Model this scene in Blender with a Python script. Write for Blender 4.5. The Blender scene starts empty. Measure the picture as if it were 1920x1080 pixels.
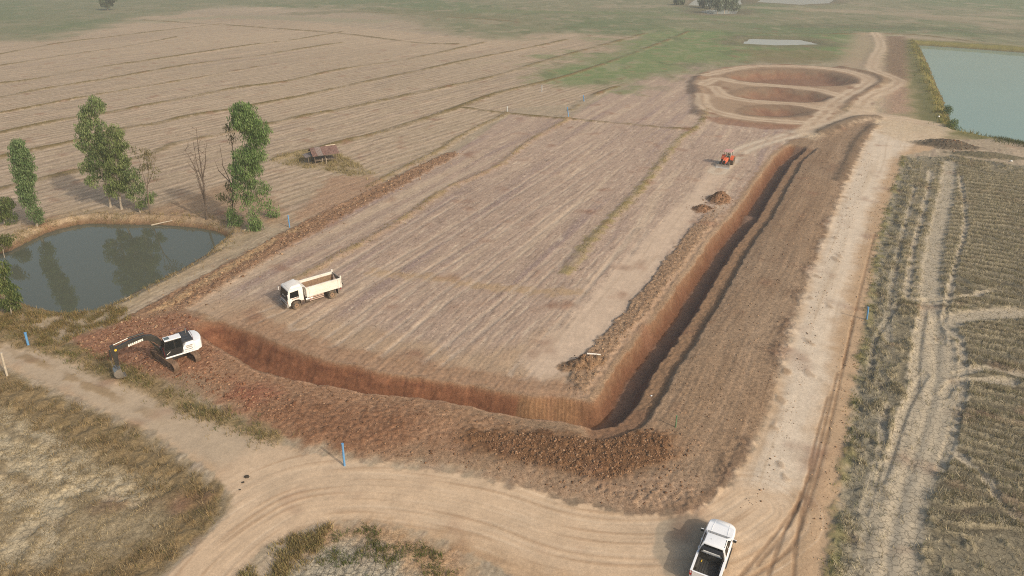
import bpy, bmesh, math, random
import numpy as np
from mathutils import Vector, Matrix

random.seed(7)
rng = np.random.default_rng(11)
scene = bpy.context.scene
COL = scene.collection
R = math.radians

# ------------------------------------------------------------------ camera
CAM_H, PITCH, FPX = 36.0, R(26.6), 1300.0
cam = bpy.data.cameras.new('camera')
cam.sensor_width = 36.0
cam.lens = 36.0 * FPX / 1920.0
cam.clip_start, cam.clip_end = 0.5, 12000.0
cam_o = bpy.data.objects.new('camera', cam)
cam_o.location = (0, 0, CAM_H)
cam_o.rotation_euler = (R(90) - PITCH, 0, 0)
COL.objects.link(cam_o)
scene.camera = cam_o

# ------------------------------------------------------------------ sky, sun, exposure
SUN_EL = R(33.0)
SUN_AZ = math.atan2(0.76, -0.65)          # clockwise from +Y: low sun behind the camera, to the right
sunvec = Vector((math.sin(SUN_AZ) * math.cos(SUN_EL), math.cos(SUN_AZ) * math.cos(SUN_EL), math.sin(SUN_EL)))
world = bpy.data.worlds.new('World')
scene.world = world
world.use_nodes = True
wn = world.node_tree.nodes
bg = wn['Background']
sky = wn.new('ShaderNodeTexSky')
sky.sky_type = 'NISHITA'
sky.sun_disc = False
sky.sun_elevation = SUN_EL
sky.sun_rotation = SUN_AZ
sky.air_density = 1.6
sky.dust_density = 6.0
sky.ozone_density = 1.0
world.node_tree.links.new(sky.outputs[0], bg.inputs[0])
bg.inputs[1].default_value = 0.15
sl = bpy.data.lights.new('sun', 'SUN')
sl.energy = 2.5
sl.angle = R(1.3)
sl.color = (1.0, 0.91, 0.78)
sun_o = bpy.data.objects.new('sun', sl)
sun_o.rotation_euler = sunvec.to_track_quat('Z', 'Y').to_euler()
sun_o.location = (60, -60, 120)
COL.objects.link(sun_o)
scene.view_settings.view_transform = 'Standard'
scene.view_settings.look = 'None'
scene.view_settings.gamma = 1.0
scene.view_settings.exposure = -0.03
scene.view_settings.use_curve_mapping = False
scene.render.engine = 'CYCLES'
scene.cycles.use_denoising = False
scene.cycles.use_light_tree = False
scene.cycles.max_bounces = 6
scene.cycles.volume_bounces = 1
scene.cycles.transparent_max_bounces = 8
scene.cycles.use_adaptive_sampling = False
scene.cycles.sampling_pattern = 'BLUE_NOISE'
scene.cycles.filter_width = 1.05

# ------------------------------------------------------------------ helpers
SP, CP = math.sin(PITCH), math.cos(PITCH)
def ray(px, py):
    dx = (px - 960.0) / FPX; dy = (540.0 - py) / FPX
    return dx, CP + dy * SP, -SP + dy * CP
def at(px, py, z=0.0):
    """the place on the level z that is seen there: used to survey the site plan from the photograph"""
    d = ray(px, py)
    t = (z - CAM_H) / d[2]
    return d[0] * t, d[1] * t
def at_Y(px, py, Y):
    d = ray(px, py)
    t = Y / d[1]
    return d[0] * t, CAM_H + d[2] * t
def plan(pts, z=0.0):
    return np.array([at(x, y, z) for x, y in pts])

def s2l(c):
    c = np.asarray(c, float) / 255.0
    return np.where(c <= 0.04045, c / 12.92, ((c + 0.055) / 1.055) ** 2.4)
LIGHT = np.array([1.22, 1.14, 1.02])
def alb(r, g, b):
    return np.clip(s2l((r, g, b)) / LIGHT, 0.005, 0.8)

_perm = np.random.default_rng(3).permutation(4096)
_grad = np.random.default_rng(4).uniform(0, 2 * math.pi, 4096)
_gx, _gy = np.cos(_grad).astype(np.float32), np.sin(_grad).astype(np.float32); _perm = _perm.astype(np.int32)
def perlin(x, y, seed=0):
    x = np.asarray(x, np.float32); y = np.asarray(y, np.float32)
    xi = np.floor(x); yi = np.floor(y)
    xf = x - xi; yf = y - yi
    xi = xi.astype(np.int32); yi = yi.astype(np.int32)
    u = xf * xf * xf * (xf * (xf * 6 - 15) + 10); v = yf * yf * yf * (yf * (yf * 6 - 15) + 10)
    def g(ix, iy, fx, fy):
        h = _perm[(_perm[(ix + seed * 131) & 4095] + iy) & 4095]
        return _gx[h] * fx + _gy[h] * fy
    a = g(xi, yi, xf, yf); b = g(xi + 1, yi, xf - 1, yf)
    c = g(xi, yi + 1, xf, yf - 1); d = g(xi + 1, yi + 1, xf - 1, yf - 1)
    return (a + u * (b - a) + v * ((c + u * (d - c)) - (a + u * (b - a)))) * 1.5
def fbm(x, y, octv=4, seed=0, gain=0.5):
    s = np.zeros_like(x); a = 1.0; f = 1.0
    for k in range(octv):
        s += a * perlin(x * f, y * f, seed + k * 7); a *= gain; f *= 2.03
    return s
def sstep(a, b, x):
    t = np.clip((x - a) / (b - a), 0, 1)
    return t * t * (3 - 2 * t)
def dist_line(X, Y, poly, margin=None):
    """distance to a polyline and arc length of the foot point; inf beyond margin"""
    P = np.asarray(poly, np.float32)
    D = np.full(X.shape, 1e6, np.float32); T = np.zeros(X.shape, np.float32)
    idx = np.arange(X.size)
    if margin is not None:
        m = (X > P[:, 0].min() - margin) & (X < P[:, 0].max() + margin) & (Y > P[:, 1].min() - margin) & (Y < P[:, 1].max() + margin)
        idx = np.nonzero(m)[0]
    acc = 0.0
    for i in range(len(P) - 1):
        a, b = P[i], P[i + 1]
        ab = b - a; L2 = ab @ ab; L = math.sqrt(L2)
        if margin is not None:
            lo = np.minimum(a, b) - margin; hi = np.maximum(a, b) + margin
            s = idx[(X[idx] > lo[0]) & (X[idx] < hi[0]) & (Y[idx] > lo[1]) & (Y[idx] < hi[1])]
        else:
            s = idx
        if s.size:
            x = X[s] - a[0]; y = Y[s] - a[1]
            t = np.clip((x * ab[0] + y * ab[1]) / L2, 0, 1)
            d = np.hypot(x - t * ab[0], y - t * ab[1])
            bt = d < D[s]
            k = s[bt]
            D[k] = d[bt]; T[k] = acc + t[bt] * L
        acc += L
    return D, T
def inside(X, Y, poly):
    P = np.asarray(poly, np.float32)
    m = (X > P[:, 0].min()) & (X < P[:, 0].max()) & (Y > P[:, 1].min()) & (Y < P[:, 1].max())
    idx = np.nonzero(m)[0]
    c = np.zeros(idx.size, bool); x = X[idx]; y = Y[idx]
    n = len(P)
    for i in range(n):
        x1, y1 = P[i]; x2, y2 = P[(i + 1) % n]
        if y1 == y2: continue
        t = ((y1 > y) != (y2 > y)) & (x < (x2 - x1) * (y - y1) / (y2 - y1) + x1)
        c ^= t
    out = np.zeros(X.shape, bool); out[idx] = c
    return out
def sdist(X, Y, poly, margin=6.0):
    """signed distance, positive inside"""
    P = np.asarray(poly, np.float32)
    D, _ = dist_line(X, Y, np.vstack([P, P[:1]]), margin)
    D = np.minimum(D, margin)
    ins = inside(X, Y, P)
    return np.where(ins, D, -D)
def smooth_line(P, n=6, closed=False):
    """Catmull-Rom through the surveyed points"""
    P = np.asarray(P, float); out = []
    N = len(P); rngi = range(N) if closed else range(N - 1)
    for i in rngi:
        if closed:
            p0, p1, p2, p3 = P[(i - 1) % N], P[i], P[(i + 1) % N], P[(i + 2) % N]
        else:
            p0, p1, p2, p3 = P[max(i - 1, 0)], P[i], P[i + 1], P[min(i + 2, N - 1)]
        for k in range(n):
            t = k / n
            out.append(0.5 * ((2 * p1) + (-p0 + p2) * t + (2 * p0 - 5 * p1 + 4 * p2 - p3) * t * t + (-p0 + 3 * p1 - 3 * p2 + p3) * t ** 3))
    if not closed: out.append(P[-1])
    return np.array(out)

# ------------------------------------------------------------------ materials
def new_mat(name):
    m = bpy.data.materials.new(name); m.use_nodes = True
    return m, m.node_tree.nodes, m.node_tree.links, m.node_tree.nodes['Principled BSDF']
def simple(name, col, rough=0.6, metal=0.0, var=0.12, scale=6.0, dust=None, dust_amt=0.0, bump=0.0, spec=0.5, emit=None, coat=0.0):
    m, n, l, b = new_mat(name)
    tc = n.new('ShaderNodeTexCoord')
    nz = n.new('ShaderNodeTexNoise'); nz.inputs['Scale'].default_value = scale; nz.inputs['Detail'].default_value = 5
    l.new(tc.outputs['Object'], nz.inputs['Vector'])
    mp = n.new('ShaderNodeMapRange'); mp.inputs[1].default_value = 0.3; mp.inputs[2].default_value = 0.7
    mp.inputs[3].default_value = 1 - var; mp.inputs[4].default_value = 1 + var
    l.new(nz.outputs[0], mp.inputs[0])
    mx = n.new('ShaderNodeVectorMath'); mx.operation = 'SCALE'; mx.inputs[0].default_value = tuple(col[:3])
    l.new(mp.outputs[0], mx.inputs['Scale'])
    out = mx.outputs[0]
    if dust is not None:
        n2 = n.new('ShaderNodeTexNoise'); n2.inputs['Scale'].default_value = 1.3; n2.inputs['Detail'].default_value = 7
        l.new(tc.outputs['Object'], n2.inputs['Vector'])
        m2 = n.new('ShaderNodeMapRange'); m2.inputs[1].default_value = 0.35; m2.inputs[2].default_value = 0.72
        m2.inputs[4].default_value = dust_amt
        l.new(n2.outputs[0], m2.inputs[0])
        mm = n.new('ShaderNodeMix'); mm.data_type = 'RGBA'
        l.new(m2.outputs[0], mm.inputs[0]); l.new(out, mm.inputs[6]); mm.inputs[7].default_value = (*dust, 1)
        out = mm.outputs[2]
        mr = n.new('ShaderNodeMapRange'); mr.inputs[1].default_value = 0; mr.inputs[2].default_value = 1
        mr.inputs[3].default_value = rough; mr.inputs[4].default_value = min(1, rough + 0.5)
        l.new(m2.outputs[0], mr.inputs[0]); l.new(mr.outputs[0], b.inputs['Roughness'])
    else:
        b.inputs['Roughness'].default_value = rough
    l.new(out, b.inputs['Base Color'])
    b.inputs['Metallic'].default_value = metal
    b.inputs['Specular IOR Level'].default_value = spec
    b.inputs['Coat Weight'].default_value = coat
    if bump:
        bp = n.new('ShaderNodeBump'); bp.inputs['Strength'].default_value = bump; bp.inputs['Distance'].default_value = 0.02
        l.new(nz.outputs[0], bp.inputs['Height']); l.new(bp.outputs[0], b.inputs['Normal'])
    return m

# ------------------------------------------------------------------ mesh building
def tag(o, label=None, cat=None, group=None, kind=None):
    if label: o['label'] = label
    if cat: o['category'] = cat
    if group: o['group'] = group
    if kind: o['kind'] = kind
    return o
def empty(name, loc=(0, 0, 0), rz=0.0):
    o = bpy.data.objects.new(name, None); o.location = loc; o.rotation_euler = (0, 0, rz)
    o.empty_display_size = 0.3
    COL.objects.link(o); return o
class MB:
    def __init__(self): self.v = []; self.f = []
    def add(self, vs, fs):
        o = len(self.v); self.v += [tuple(p) for p in vs]; self.f += [tuple(i + o for i in q) for q in fs]; return self
    def box(self, c, s, M=None):
        x, y, z = s[0] / 2, s[1] / 2, s[2] / 2
        vs = [Vector((i, j, k)) for k in (-z, z) for i, j in ((-x, -y), (x, -y), (x, y), (-x, y))]
        if M is not None: vs = [M @ p for p in vs]
        vs = [p + Vector(c) for p in vs]
        return self.add(vs, [(3, 2, 1, 0), (4, 5, 6, 7), (0, 1, 5, 4), (1, 2, 6, 5), (2, 3, 7, 6), (3, 0, 4, 7)])
    def loft(self, rings, cap=True):
        n = len(rings[0]); o = len(self.v)
        fs = []
        for r in range(len(rings) - 1):
            for i in range(n):
                j = (i + 1) % n
                fs.append((r * n + i, r * n + j, (r + 1) * n + j, (r + 1) * n + i))
        if cap:
            fs.append(tuple(range(n))[::-1]); fs.append(tuple((len(rings) - 1) * n + i for i in range(n)))
        return self.add([p for r in rings for p in r], fs)
    def prism(self, prof, y0, y1):
        """side outline (x, z) extruded along y"""
        return self.loft([[(x, y0, z) for x, z in prof], [(x, y1, z) for x, z in prof]])
    def prism_z(self, prof, z0, z1, k=1.0):
        return self.loft([[(x, y, z0) for x, y in prof], [(x * k, y * k, z1) for x, y in prof]])
    def tube(self, pts, rad, n=8, cap=True):
        pts = [Vector(p) for p in pts]
        if not hasattr(rad, '__len__'): rad = [rad] * len(pts)
        rings = []
        up = None
        for i, p in enumerate(pts):
            d = (pts[min(i + 1, len(pts) - 1)] - pts[max(i - 1, 0)])
            if d.length < 1e-9: d = Vector((0, 0, 1))
            d.normalize()
            if up is None:
                up = Vector((0, 0, 1)) if abs(d.z) < 0.9 else Vector((1, 0, 0))
            a = d.cross(up)
            if a.length < 1e-6: a = d.cross(Vector((0, 1, 0)))
            a.normalize(); b = a.cross(d).normalized(); up = b
            rings.append([p + (a * math.cos(t) + b * math.sin(t)) * rad[i] for t in [2 * math.pi * k / n for k in range(n)]])
        return self.loft(rings, cap)
    def wheel_ring(self, c, axis_y, r, w, n=24, r_in=0.0, edge=0.04):
        """tyre or disc standing on the xz plane, turning about y"""
        prof = [(r_in, -w / 2), (r - edge, -w / 2), (r, -w / 2 + edge), (r, w / 2 - edge), (r - edge, w / 2), (r_in, w / 2)]
        rings = []
        for k in range(n):
            t = 2 * math.pi * k / n
            rings.append([(c[0] + q * math.cos(t), c[1] + y, c[2] + q * math.sin(t)) for q, y in prof])
        m = len(prof); o = len(self.v)
        fs = []
        for k in range(n):
            kk = (k + 1) % n
            for i in range(m - 1):
                fs.append((k * m + i, kk * m + i, kk * m + i + 1, k * m + i + 1))
            if r_in > 0: fs.append((k * m + m - 1, kk * m + m - 1, kk * m, k * m))
        return self.add([p for r_ in rings for p in r_], fs)
    def build(self, name, mat, parent=None, smooth=False, bevel=0.0, seg=2, loc=None):
        me = bpy.data.meshes.new(name)
        me.from_pydata(self.v, [], self.f)
        if bevel:
            bm = bmesh.new(); bm.from_mesh(me)
            bmesh.ops.remove_doubles(bm, verts=bm.verts, dist=1e-5)
            bmesh.ops.recalc_face_normals(bm, faces=bm.faces)
            ed = [e for e in bm.edges if len(e.link_faces) == 2 and e.calc_face_angle(0) > R(25)]
            bmesh.ops.bevel(bm, geom=ed, offset=bevel, segments=seg, profile=0.6, affect='EDGES', clamp_overlap=True)
            bm.to_mesh(me); bm.free()
        else:
            bm = bmesh.new(); bm.from_mesh(me)
            bmesh.ops.recalc_face_normals(bm, faces=bm.faces); bm.to_mesh(me); bm.free()
        if smooth:
            me.polygons.foreach_set('use_smooth', [True] * len(me.polygons))
            try: me.set_sharp_from_angle(angle=R(38))
            except Exception: pass
        me.materials.append(mat)
        o = bpy.data.objects.new(name, me)
        if parent is not None: o.parent = parent
        if loc is not None: o.location = loc
        COL.objects.link(o)
        return o
def rot(ax, deg): return Matrix.Rotation(R(deg), 3, ax)
def quick_mesh(name, V, F, mat, n_per=None, colors=None):
    """numpy verts and same-size faces to a mesh object"""
    V = np.asarray(V, np.float32); F = np.asarray(F, np.int32)
    me = bpy.data.meshes.new(name)
    me.vertices.add(len(V)); me.vertices.foreach_set('co', V.ravel())
    k = F.shape[1]
    me.loops.add(F.size); me.loops.foreach_set('vertex_index', F.ravel())
    me.polygons.add(len(F)); me.polygons.foreach_set('loop_start', np.arange(0, F.size, k, dtype=np.int32))
    me.update(calc_edges=True)
    if colors is not None:
        for an, arr in colors.items():
            if arr.ndim == 2:
                at_ = me.attributes.new(an, 'FLOAT_COLOR', 'POINT')
                c4 = np.ones((len(V), 4), np.float32); c4[:, :arr.shape[1]] = arr
                at_.data.foreach_set('color', c4.ravel())
            else:
                at_ = me.attributes.new(an, 'FLOAT', 'POINT'); at_.data.foreach_set('value', arr.astype(np.float32))
    me.materials.append(mat)
    o = bpy.data.objects.new(name, me); COL.objects.link(o)
    return o

# ------------------------------------------------------------------ the ground: one surveyed height field, cut into its pieces
def half_width(Y): return np.maximum(0.7385 * (0.894 * Y + 16.1) * (1.18 + 0.32 * sstep(60, 400, Y)) + 6.0, 44.0)
ys = list(np.arange(-60, 24, 3.0))
y = 24.0
while y < 4000:
    ys.append(y)
    if y < 200: ds = 0.088 + (y - 24) * 0.0021
    else: ds = 0.46 * (y / 200.0) ** 1.6
    y += min(ds, 160)
ys.append(4000.0)
YR = np.array(ys); NR = len(YR); NC = 1000
UC = np.linspace(-1, 1, NC)
Yg = np.repeat(YR[:, None], NC, 1); Xg = UC[None, :] * half_width(YR)[:, None]
X = Xg.ravel().astype(np.float32); Y = Yg.ravel().astype(np.float32); N = X.size

n_big = fbm(X / 26, Y / 26, 3, 1); n_mid = fbm(X / 5.0, Y / 5.0, 3, 2)
n_w = fbm(X / 1.3, Y / 1.3, 3, 3); n_fine = fbm(X / 0.42, Y / 0.42, 2, 4); n_huge = fbm(X / 90, Y / 90, 3, 5)
near = sstep(260, 120, Y)              # small relief only where it can be told apart
H = 0.07 * n_big + 0.03 * n_mid
C = np.zeros((N, 3), np.float32); C[:] = alb(168, 144, 119)
ROUGH = np.full(N, 0.35, np.float32)               # how lumpy the fine relief is
CRACK = np.zeros(N, np.float32)
REG = np.zeros(N, np.int8)

def mixc(m, col):
    i = np.nonzero(m > 0.003)[0]
    k = m[i][:, None].astype(np.float32)
    C[i] += (np.asarray(col, np.float32) - C[i]) * k
def setv(A, m, v): A += (v - A) * m
def area(px, z=0.0, smooth=0, margin=8.0):
    P = plan(px, z)
    if smooth: P = smooth_line(P, smooth, True)
    return sdist(X, Y, P, margin), P
def line(px, margin=5.0, n=5, z=0.0):
    P = smooth_line(plan(px, z), n)
    D, T = dist_line(X, Y, P, margin)
    return D, T, P
def soft(sd, w=0.4, warp=0.5, nz=None):
    return sstep(-w, w, sd + warp * (n_w if nz is None else nz))

# ---- harvested rice land: swaths along the rows
def rows(deg, seed, fine=1.0):
    a = R(deg); u = X * math.sin(a) + Y * math.cos(a); v = X * math.cos(a) - Y * math.sin(a)
    v = v + 0.5 * perlin(u / 18, v / 9, seed)
    broad = perlin(u / 60, v / 2.3, seed + 1) + 0.6 * perlin(u / 25, v / 1.05, seed + 2)
    narrow = perlin(u / 6, v / 0.42, seed + 3) + 0.7 * perlin(u / 2.0, v / 0.3, seed + 4)
    return u, v, broad, narrow
left_px = [(-900, 40), (-900, 520), (-100, 470), (0, 445), (110, 418), (250, 400), (430, 418), (545, 430), (740, 335), (850, 275), (950, 205),
           (1075, 195), (1100, 180), (1170, 158), (1300, 118), (1330, 60), (1205, 55), (860, 70), (560, 40), (270, 20), (-300, 60)]
sd_left, P_left = area(left_px)
isl_px = [(340, 590), (500, 480), (640, 400), (850, 290), (955, 215), (1070, 222), (1110, 195), (1170, 160), (1310, 118), (1315, 215), (1420, 235), (1500, 238), (1520, 255), (1470, 270),
          (1446, 290), (1402, 352), (1375, 392), (1330, 440), (1222, 590), (1150, 675), (1105, 745), (1000, 742), (900, 722), (800, 708), (700, 692), (600, 668), (520, 640), (450, 612), (400, 595), (375, 588)]
sd_isl, P_isl = area(isl_px)
u1, v1, br1, na1 = rows(35.5, 20)
u2, v2, br2, na2 = rows(25.5, 30)
isl = sd_isl > 0
br = np.where(isl | (sd_left < 0), br2, br1); na = np.where(isl | (sd_left < 0), na2, na1)
C[:] = alb(166, 146, 118)
mixc(np.where(isl, 0.9, 0.0), alb(163, 137, 116))
mixc(sstep(0.15, 0.9, br) * np.where(isl, 0.75, 0.30), alb(144, 121, 109))
mixc(sstep(0.1, 0.8, -br) * 0.55, alb(188, 163, 134))
mixc(sstep(0.25, 1.0, na) * 0.50 * (0.35 + 0.65 * near), alb(122, 100, 84))
mixc(sstep(0.3, 1.1, -na) * 0.50 * (0.35 + 0.65 * near), alb(204, 182, 152))
C *= (1 + 0.10 * n_huge + 0.06 * n_mid)[:, None]
fine1 = perlin(u2 / 0.8, v2 / 0.22, 71) + 0.8 * perlin(X / 0.23, Y / 0.23, 72)
mixc(sstep(0.3, 1.1, fine1) * 0.45 * near, alb(118, 96, 80)); mixc(sstep(0.35, 1.2, -fine1) * 0.5 * near, alb(214, 190, 160))
H += near * (0.03 * na + 0.02 * br + 0.02 * fine1)
C[isl] *= 1.13
C[~isl & (sd_left > 0)] *= np.array([1.10, 1.06, 1.04], np.float32)
REG[sd_left > 0] = 1
REG[isl] = 2

lines1 = 0.8 * np.sin(v1 * 2 * math.pi / 1.9 + 2.6 * perlin(u1 / 18, v1 / 5, 73)) + 0.9 * perlin(u1 / 6, v1 / 0.7, 74) + 0.6 * perlin(X / 0.5, Y / 0.9, 75)
lm = np.where(sd_left > 0, 1.0, 0.0) * sstep(330, 200, Y)
mixc(lm * sstep(0.4, 1.2, lines1) * 0.55, alb(128, 106, 86)); mixc(lm * sstep(0.3, 1.2, -lines1) * 0.5, alb(200, 174, 146)); H += lm * near * 0.02 * lines1
# ---- far grassland, greener patches
g = sstep(-0.25, 0.55, n_huge + 0.35 * n_big)
far_px = [(-2500, 62), (-300, 62), (60, 74), (150, 56), (270, 30), (420, 8), (640, 18), (760, 30), (860, 62), (960, 68), (1060, 62), (1200, 66), (1120, 104), (1010, 133), (1090, 152), (1190, 158), (1310, 120),
          (1500, 118), (1640, 118), (1650, 62), (1720, 62), (1920, 92), (3200, 110), (3200, -105), (-2500, -105)]
sd_far, P_far = area(far_px, margin=30.0)
m_far = sstep(-14, 10, sd_far + 9 * n_big + 4 * n_mid)
mixc(m_far * 0.92, alb(124, 120, 86))
mixc(m_far * g * 0.75, alb(96, 111, 68))
mixc(m_far * sstep(0.15, 0.7, n_big - 0.4 * n_huge) * 0.8, alb(152, 136, 107))
uf, vf, bf, nf = rows(70, 60)
mixc(m_far * sstep(0.2, 0.9, bf) * 0.30, alb(92, 92, 66))
green_px = [(1010, 132), (1090, 152), (1180, 156), (1270, 122), (1330, 116), (1420, 112), (1580, 104), (1600, 84), (1540, 66), (1400, 66), (1290, 56), (1190, 76), (1110, 106)]
sd_g, _ = area(green_px, margin=30.0)
mixc(sstep(-14, 10, sd_g + 16 * n_big + 7 * n_mid) * 0.8, alb(108, 126, 72))
mixc(sstep(-14, 10, sd_g + 16 * n_big + 7 * n_mid) * sstep(-0.2, 0.5, n_mid + 0.5 * bf) * 0.6, alb(142, 138, 96))
mixc(sstep(-20, 6, sd_far) * sstep(0.25, 0.7, fbm(X / 9, Y / 16, 3, 97)) * 0.55, alb(92, 100, 62)); mixc(sstep(-20, 6, sd_far) * sstep(0.25, 0.7, -fbm(X / 9, Y / 16, 3, 98)) * 0.4, alb(164, 150, 118))
tl_px = [(-700, 80), (-200, 88), (0, 74), (140, 62), (260, 36), (360, 18), (640, 6), (640, -80), (-700, -80)]
sd_tl, _ = area(tl_px, margin=30.0)
mixc(sstep(-14, 10, sd_tl + 10 * n_big) * 0.4, alb(110, 114, 78))
REG[sd_far > 0] = 3
for col, px in (((112, 108, 72), [(560, 26), (740, 20), (960, 36)]), ((150, 140, 108), [(300, 40), (440, 32), (700, 40)]), ((108, 116, 72), [(900, 20), (1200, 26), (1400, 34)]),
                ((166, 146, 116), [(1420, 14), (1600, 22), (1920, 40)]), ((150, 132, 104), [(1720, 30), (1920, 52)]), ((96, 96, 66), [(1500, 48), (1700, 52), (1920, 66)])):
    D, T, _ = line(px, margin=26)
    mixc(sstep(13, 4, D + 5 * n_mid) * 0.6, alb(*col))

# ---- grassy field bunds
bunds = [
 [(-120, 172), (0, 157), (57, 150), (173, 128), (253, 117), (327, 106), (467, 85), (563, 73), (640, 60)],
 [(-120, 203), (0, 183), (80, 167), (207, 147), (320, 127), (400, 115), (493, 103), (640, 80)],
 [(0, 213), (107, 192), (213, 172), (333, 152), (483, 125)],
 [(-120, 280), (0, 250), (127, 223), (193, 213), (300, 193), (350, 183), (433, 167), (533, 153), (640, 130), (780, 108), (906, 80)],
 [(-120, 325), (0, 295), (57, 283), (143, 265), (240, 240), (287, 233), (353, 218), (430, 206), (500, 193), (567, 180), (640, 163), (760, 138), (880, 112), (1000, 88), (1060, 75)],
 [(-120, 385), (0, 355), (67, 338), (140, 322), (270, 292), (333, 268), (423, 250), (513, 230), (573, 217), (640, 205), (755, 180), (926, 143), (1026, 113), (1210, 63)],
 [(520, 298), (560, 288), (640, 267), (740, 240), (850, 205), (940, 173), (1073, 140), (1206, 93), (1290, 60)],
 [(0, 102), (100, 83), (200, 70), (300, 58), (420, 44)],
 [(0, 124), (100, 107), (230, 88), (330, 70)],
 [(270, 38), (433, 48), (560, 57), (640, 63), (780, 80), (860, 83)],
 [(873, 203), (940, 212), (1040, 222), (1067, 224), (1107, 227), (1180, 233), (1260, 241), (1290, 243)],
 [(1170, 158), (1130, 172), (1093, 190), (1070, 207)],
 [(640, 20), (900, 36), (1000, 44)],
 [(1400, 62), (1560, 64), (1720, 66), (1920, 92)],
]
bund_w = [1.5, 1.4, 0.9, 1.5, 1.5, 1.5, 1.4, 1.6, 1.3, 1.6, 1.0, 1.2, 2.0, 2.0]
BUND_LINES = []
for px, w in zip(bunds, bund_w):
    D, T, P = line(px, margin=6)
    BUND_LINES.append((P, w))
    brk = np.clip(0.75 + 0.7 * n_big + 0.5 * n_mid, 0.15, 1)
    m = sstep(w * 1.15, w * 0.25, D + 0.45 * n_w) * brk
    mixc(m * 0.97, alb(114, 96, 60))
    mixc(m * sstep(0.0, 0.7, n_mid) * 0.5, alb(108, 94, 52))
    H += 0.36 * np.exp(-(D / (0.7 * w)) ** 2) * brk
    ROUGH = np.maximum(ROUGH, m * 0.8)
# ridge with dry yellow grass, and the one left of the loader path
for px, w, c1, c2 in (([(1067, 223), (990, 267), (940, 307), (900, 327), (840, 353), (767, 403), (707, 440), (640, 477), (600, 500), (560, 522)], 1.0, (166, 130, 96), (166, 142, 98)),
                      ([(1330, 205), (1310, 235), (1273, 263), (1207, 347), (1140, 417), (1107, 453), (1062, 513)], 1.1, (158, 135, 92), (148, 130, 80)),
                      ([(950, 213), (873, 250), (827, 280), (773, 307), (723, 333), (690, 352)], 1.0, (150, 126, 86), (144, 120, 76))):
    D, T, P = line(px, margin=6)
    BUND_LINES.append((P, w))
    m = sstep(w * 1.15, w * 0.2, D + 0.6 * n_w + 0.3 * n_mid) * np.clip(0.7 + 0.5 * n_mid, 0.25, 1)
    mixc(m * 0.8, alb(*c1)); mixc(m * sstep(-0.3, 0.3, n_mid + 0.4 * n_big) * 0.7, alb(*c2))
    H += 0.18 * np.exp(-(D / (0.7 * w)) ** 2); ROUGH = np.maximum(ROUGH, m * 0.8)
# strip of dug-up brown clods between the pond side and the field
strip_px = [(846, 290), (790, 318), (740, 345), (640, 395), (560, 437), (500, 470), (430, 512), (360, 552), (300, 585), (255, 612), (210, 640)]
D_strip, T_strip, P_strip = line(strip_px, margin=6)
w_strip = np.interp(T_strip, [0, 12, 40, 75, 110], [1.3, 1.7, 2.0, 2.3, 2.6])
m = sstep(0.45, -0.35, D_strip - w_strip + 0.55 * n_w)
mixc(m * 0.9, alb(142, 107, 79)); mixc(m * sstep(0.0, 0.6, n_fine + 0.4 * n_w) * 0.65, alb(106, 76, 55)); mixc(m * sstep(0.2, 0.8, -n_fine) * 0.4, alb(172, 138, 106))
H += m * (0.16 + 0.16 * n_w + 0.10 * n_fine); ROUGH = np.maximum(ROUGH, m)
# pale compacted strip beside it where the truck drives
D, T, P = line([(350, 600), (420, 545), (500, 497), (580, 455), (660, 415), (740, 372), (830, 328), (900, 292)], margin=8)
mixc(sstep(1.6, 0.3, D + 0.5 * n_w) * 0.55, alb(190, 164, 134))
D, T, P = line([(380, 605), (440, 566), (520, 520), (640, 452), (760, 385), (860, 332), (960, 278)], margin=8)
mixc(sstep(0.9, 0.2, D + 0.3 * n_w) * 0.45, alb(190, 166, 138))
# turning area near the end of the dug canal: trampled, straw coloured
sd, _ = area([(350, 590), (420, 555), (560, 585), (700, 620), (860, 660), (1000, 650), (1070, 600), (1140, 640), (1060, 690), (1100, 735), (1000, 735), (800, 700), (600, 655), (480, 620), (400, 592)])
mixc(sstep(-2.2, 1.4, sd + 1.2 * n_mid + 0.5 * n_w) * 0.75, alb(176, 146, 114))
D, T, _ = line([(700, 510), (800, 520), (900, 535), (1000, 545), (1080, 548)], margin=5)
mixc(sstep(1.5, 0.2, D + 0.8 * n_w) * 0.7, alb(178, 146, 108))
# faint wheel lines across the plot
for px in ([(620, 640), (760, 540), (900, 452), (1040, 360), (1160, 280)], [(560, 610), (700, 520), (850, 432), (980, 350), (1100, 272)], [(800, 690), (960, 560), (1060, 470)],
           [(690, 670), (830, 560), (940, 480), (1080, 376)], [(470, 600), (560, 560), (700, 470), (860, 372)], [(975, 700), (1050, 620), (1120, 540), (1200, 430)]):
    D, T, _ = line(px, margin=3)
    k = np.minimum(np.abs(D - 0.9), 9)
    mixc(sstep(0.35, 0.1, k + 0.2 * n_w) * 0.6, alb(192, 168, 142)); H -= 0.05 * sstep(0.4, 0.1, k)

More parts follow.
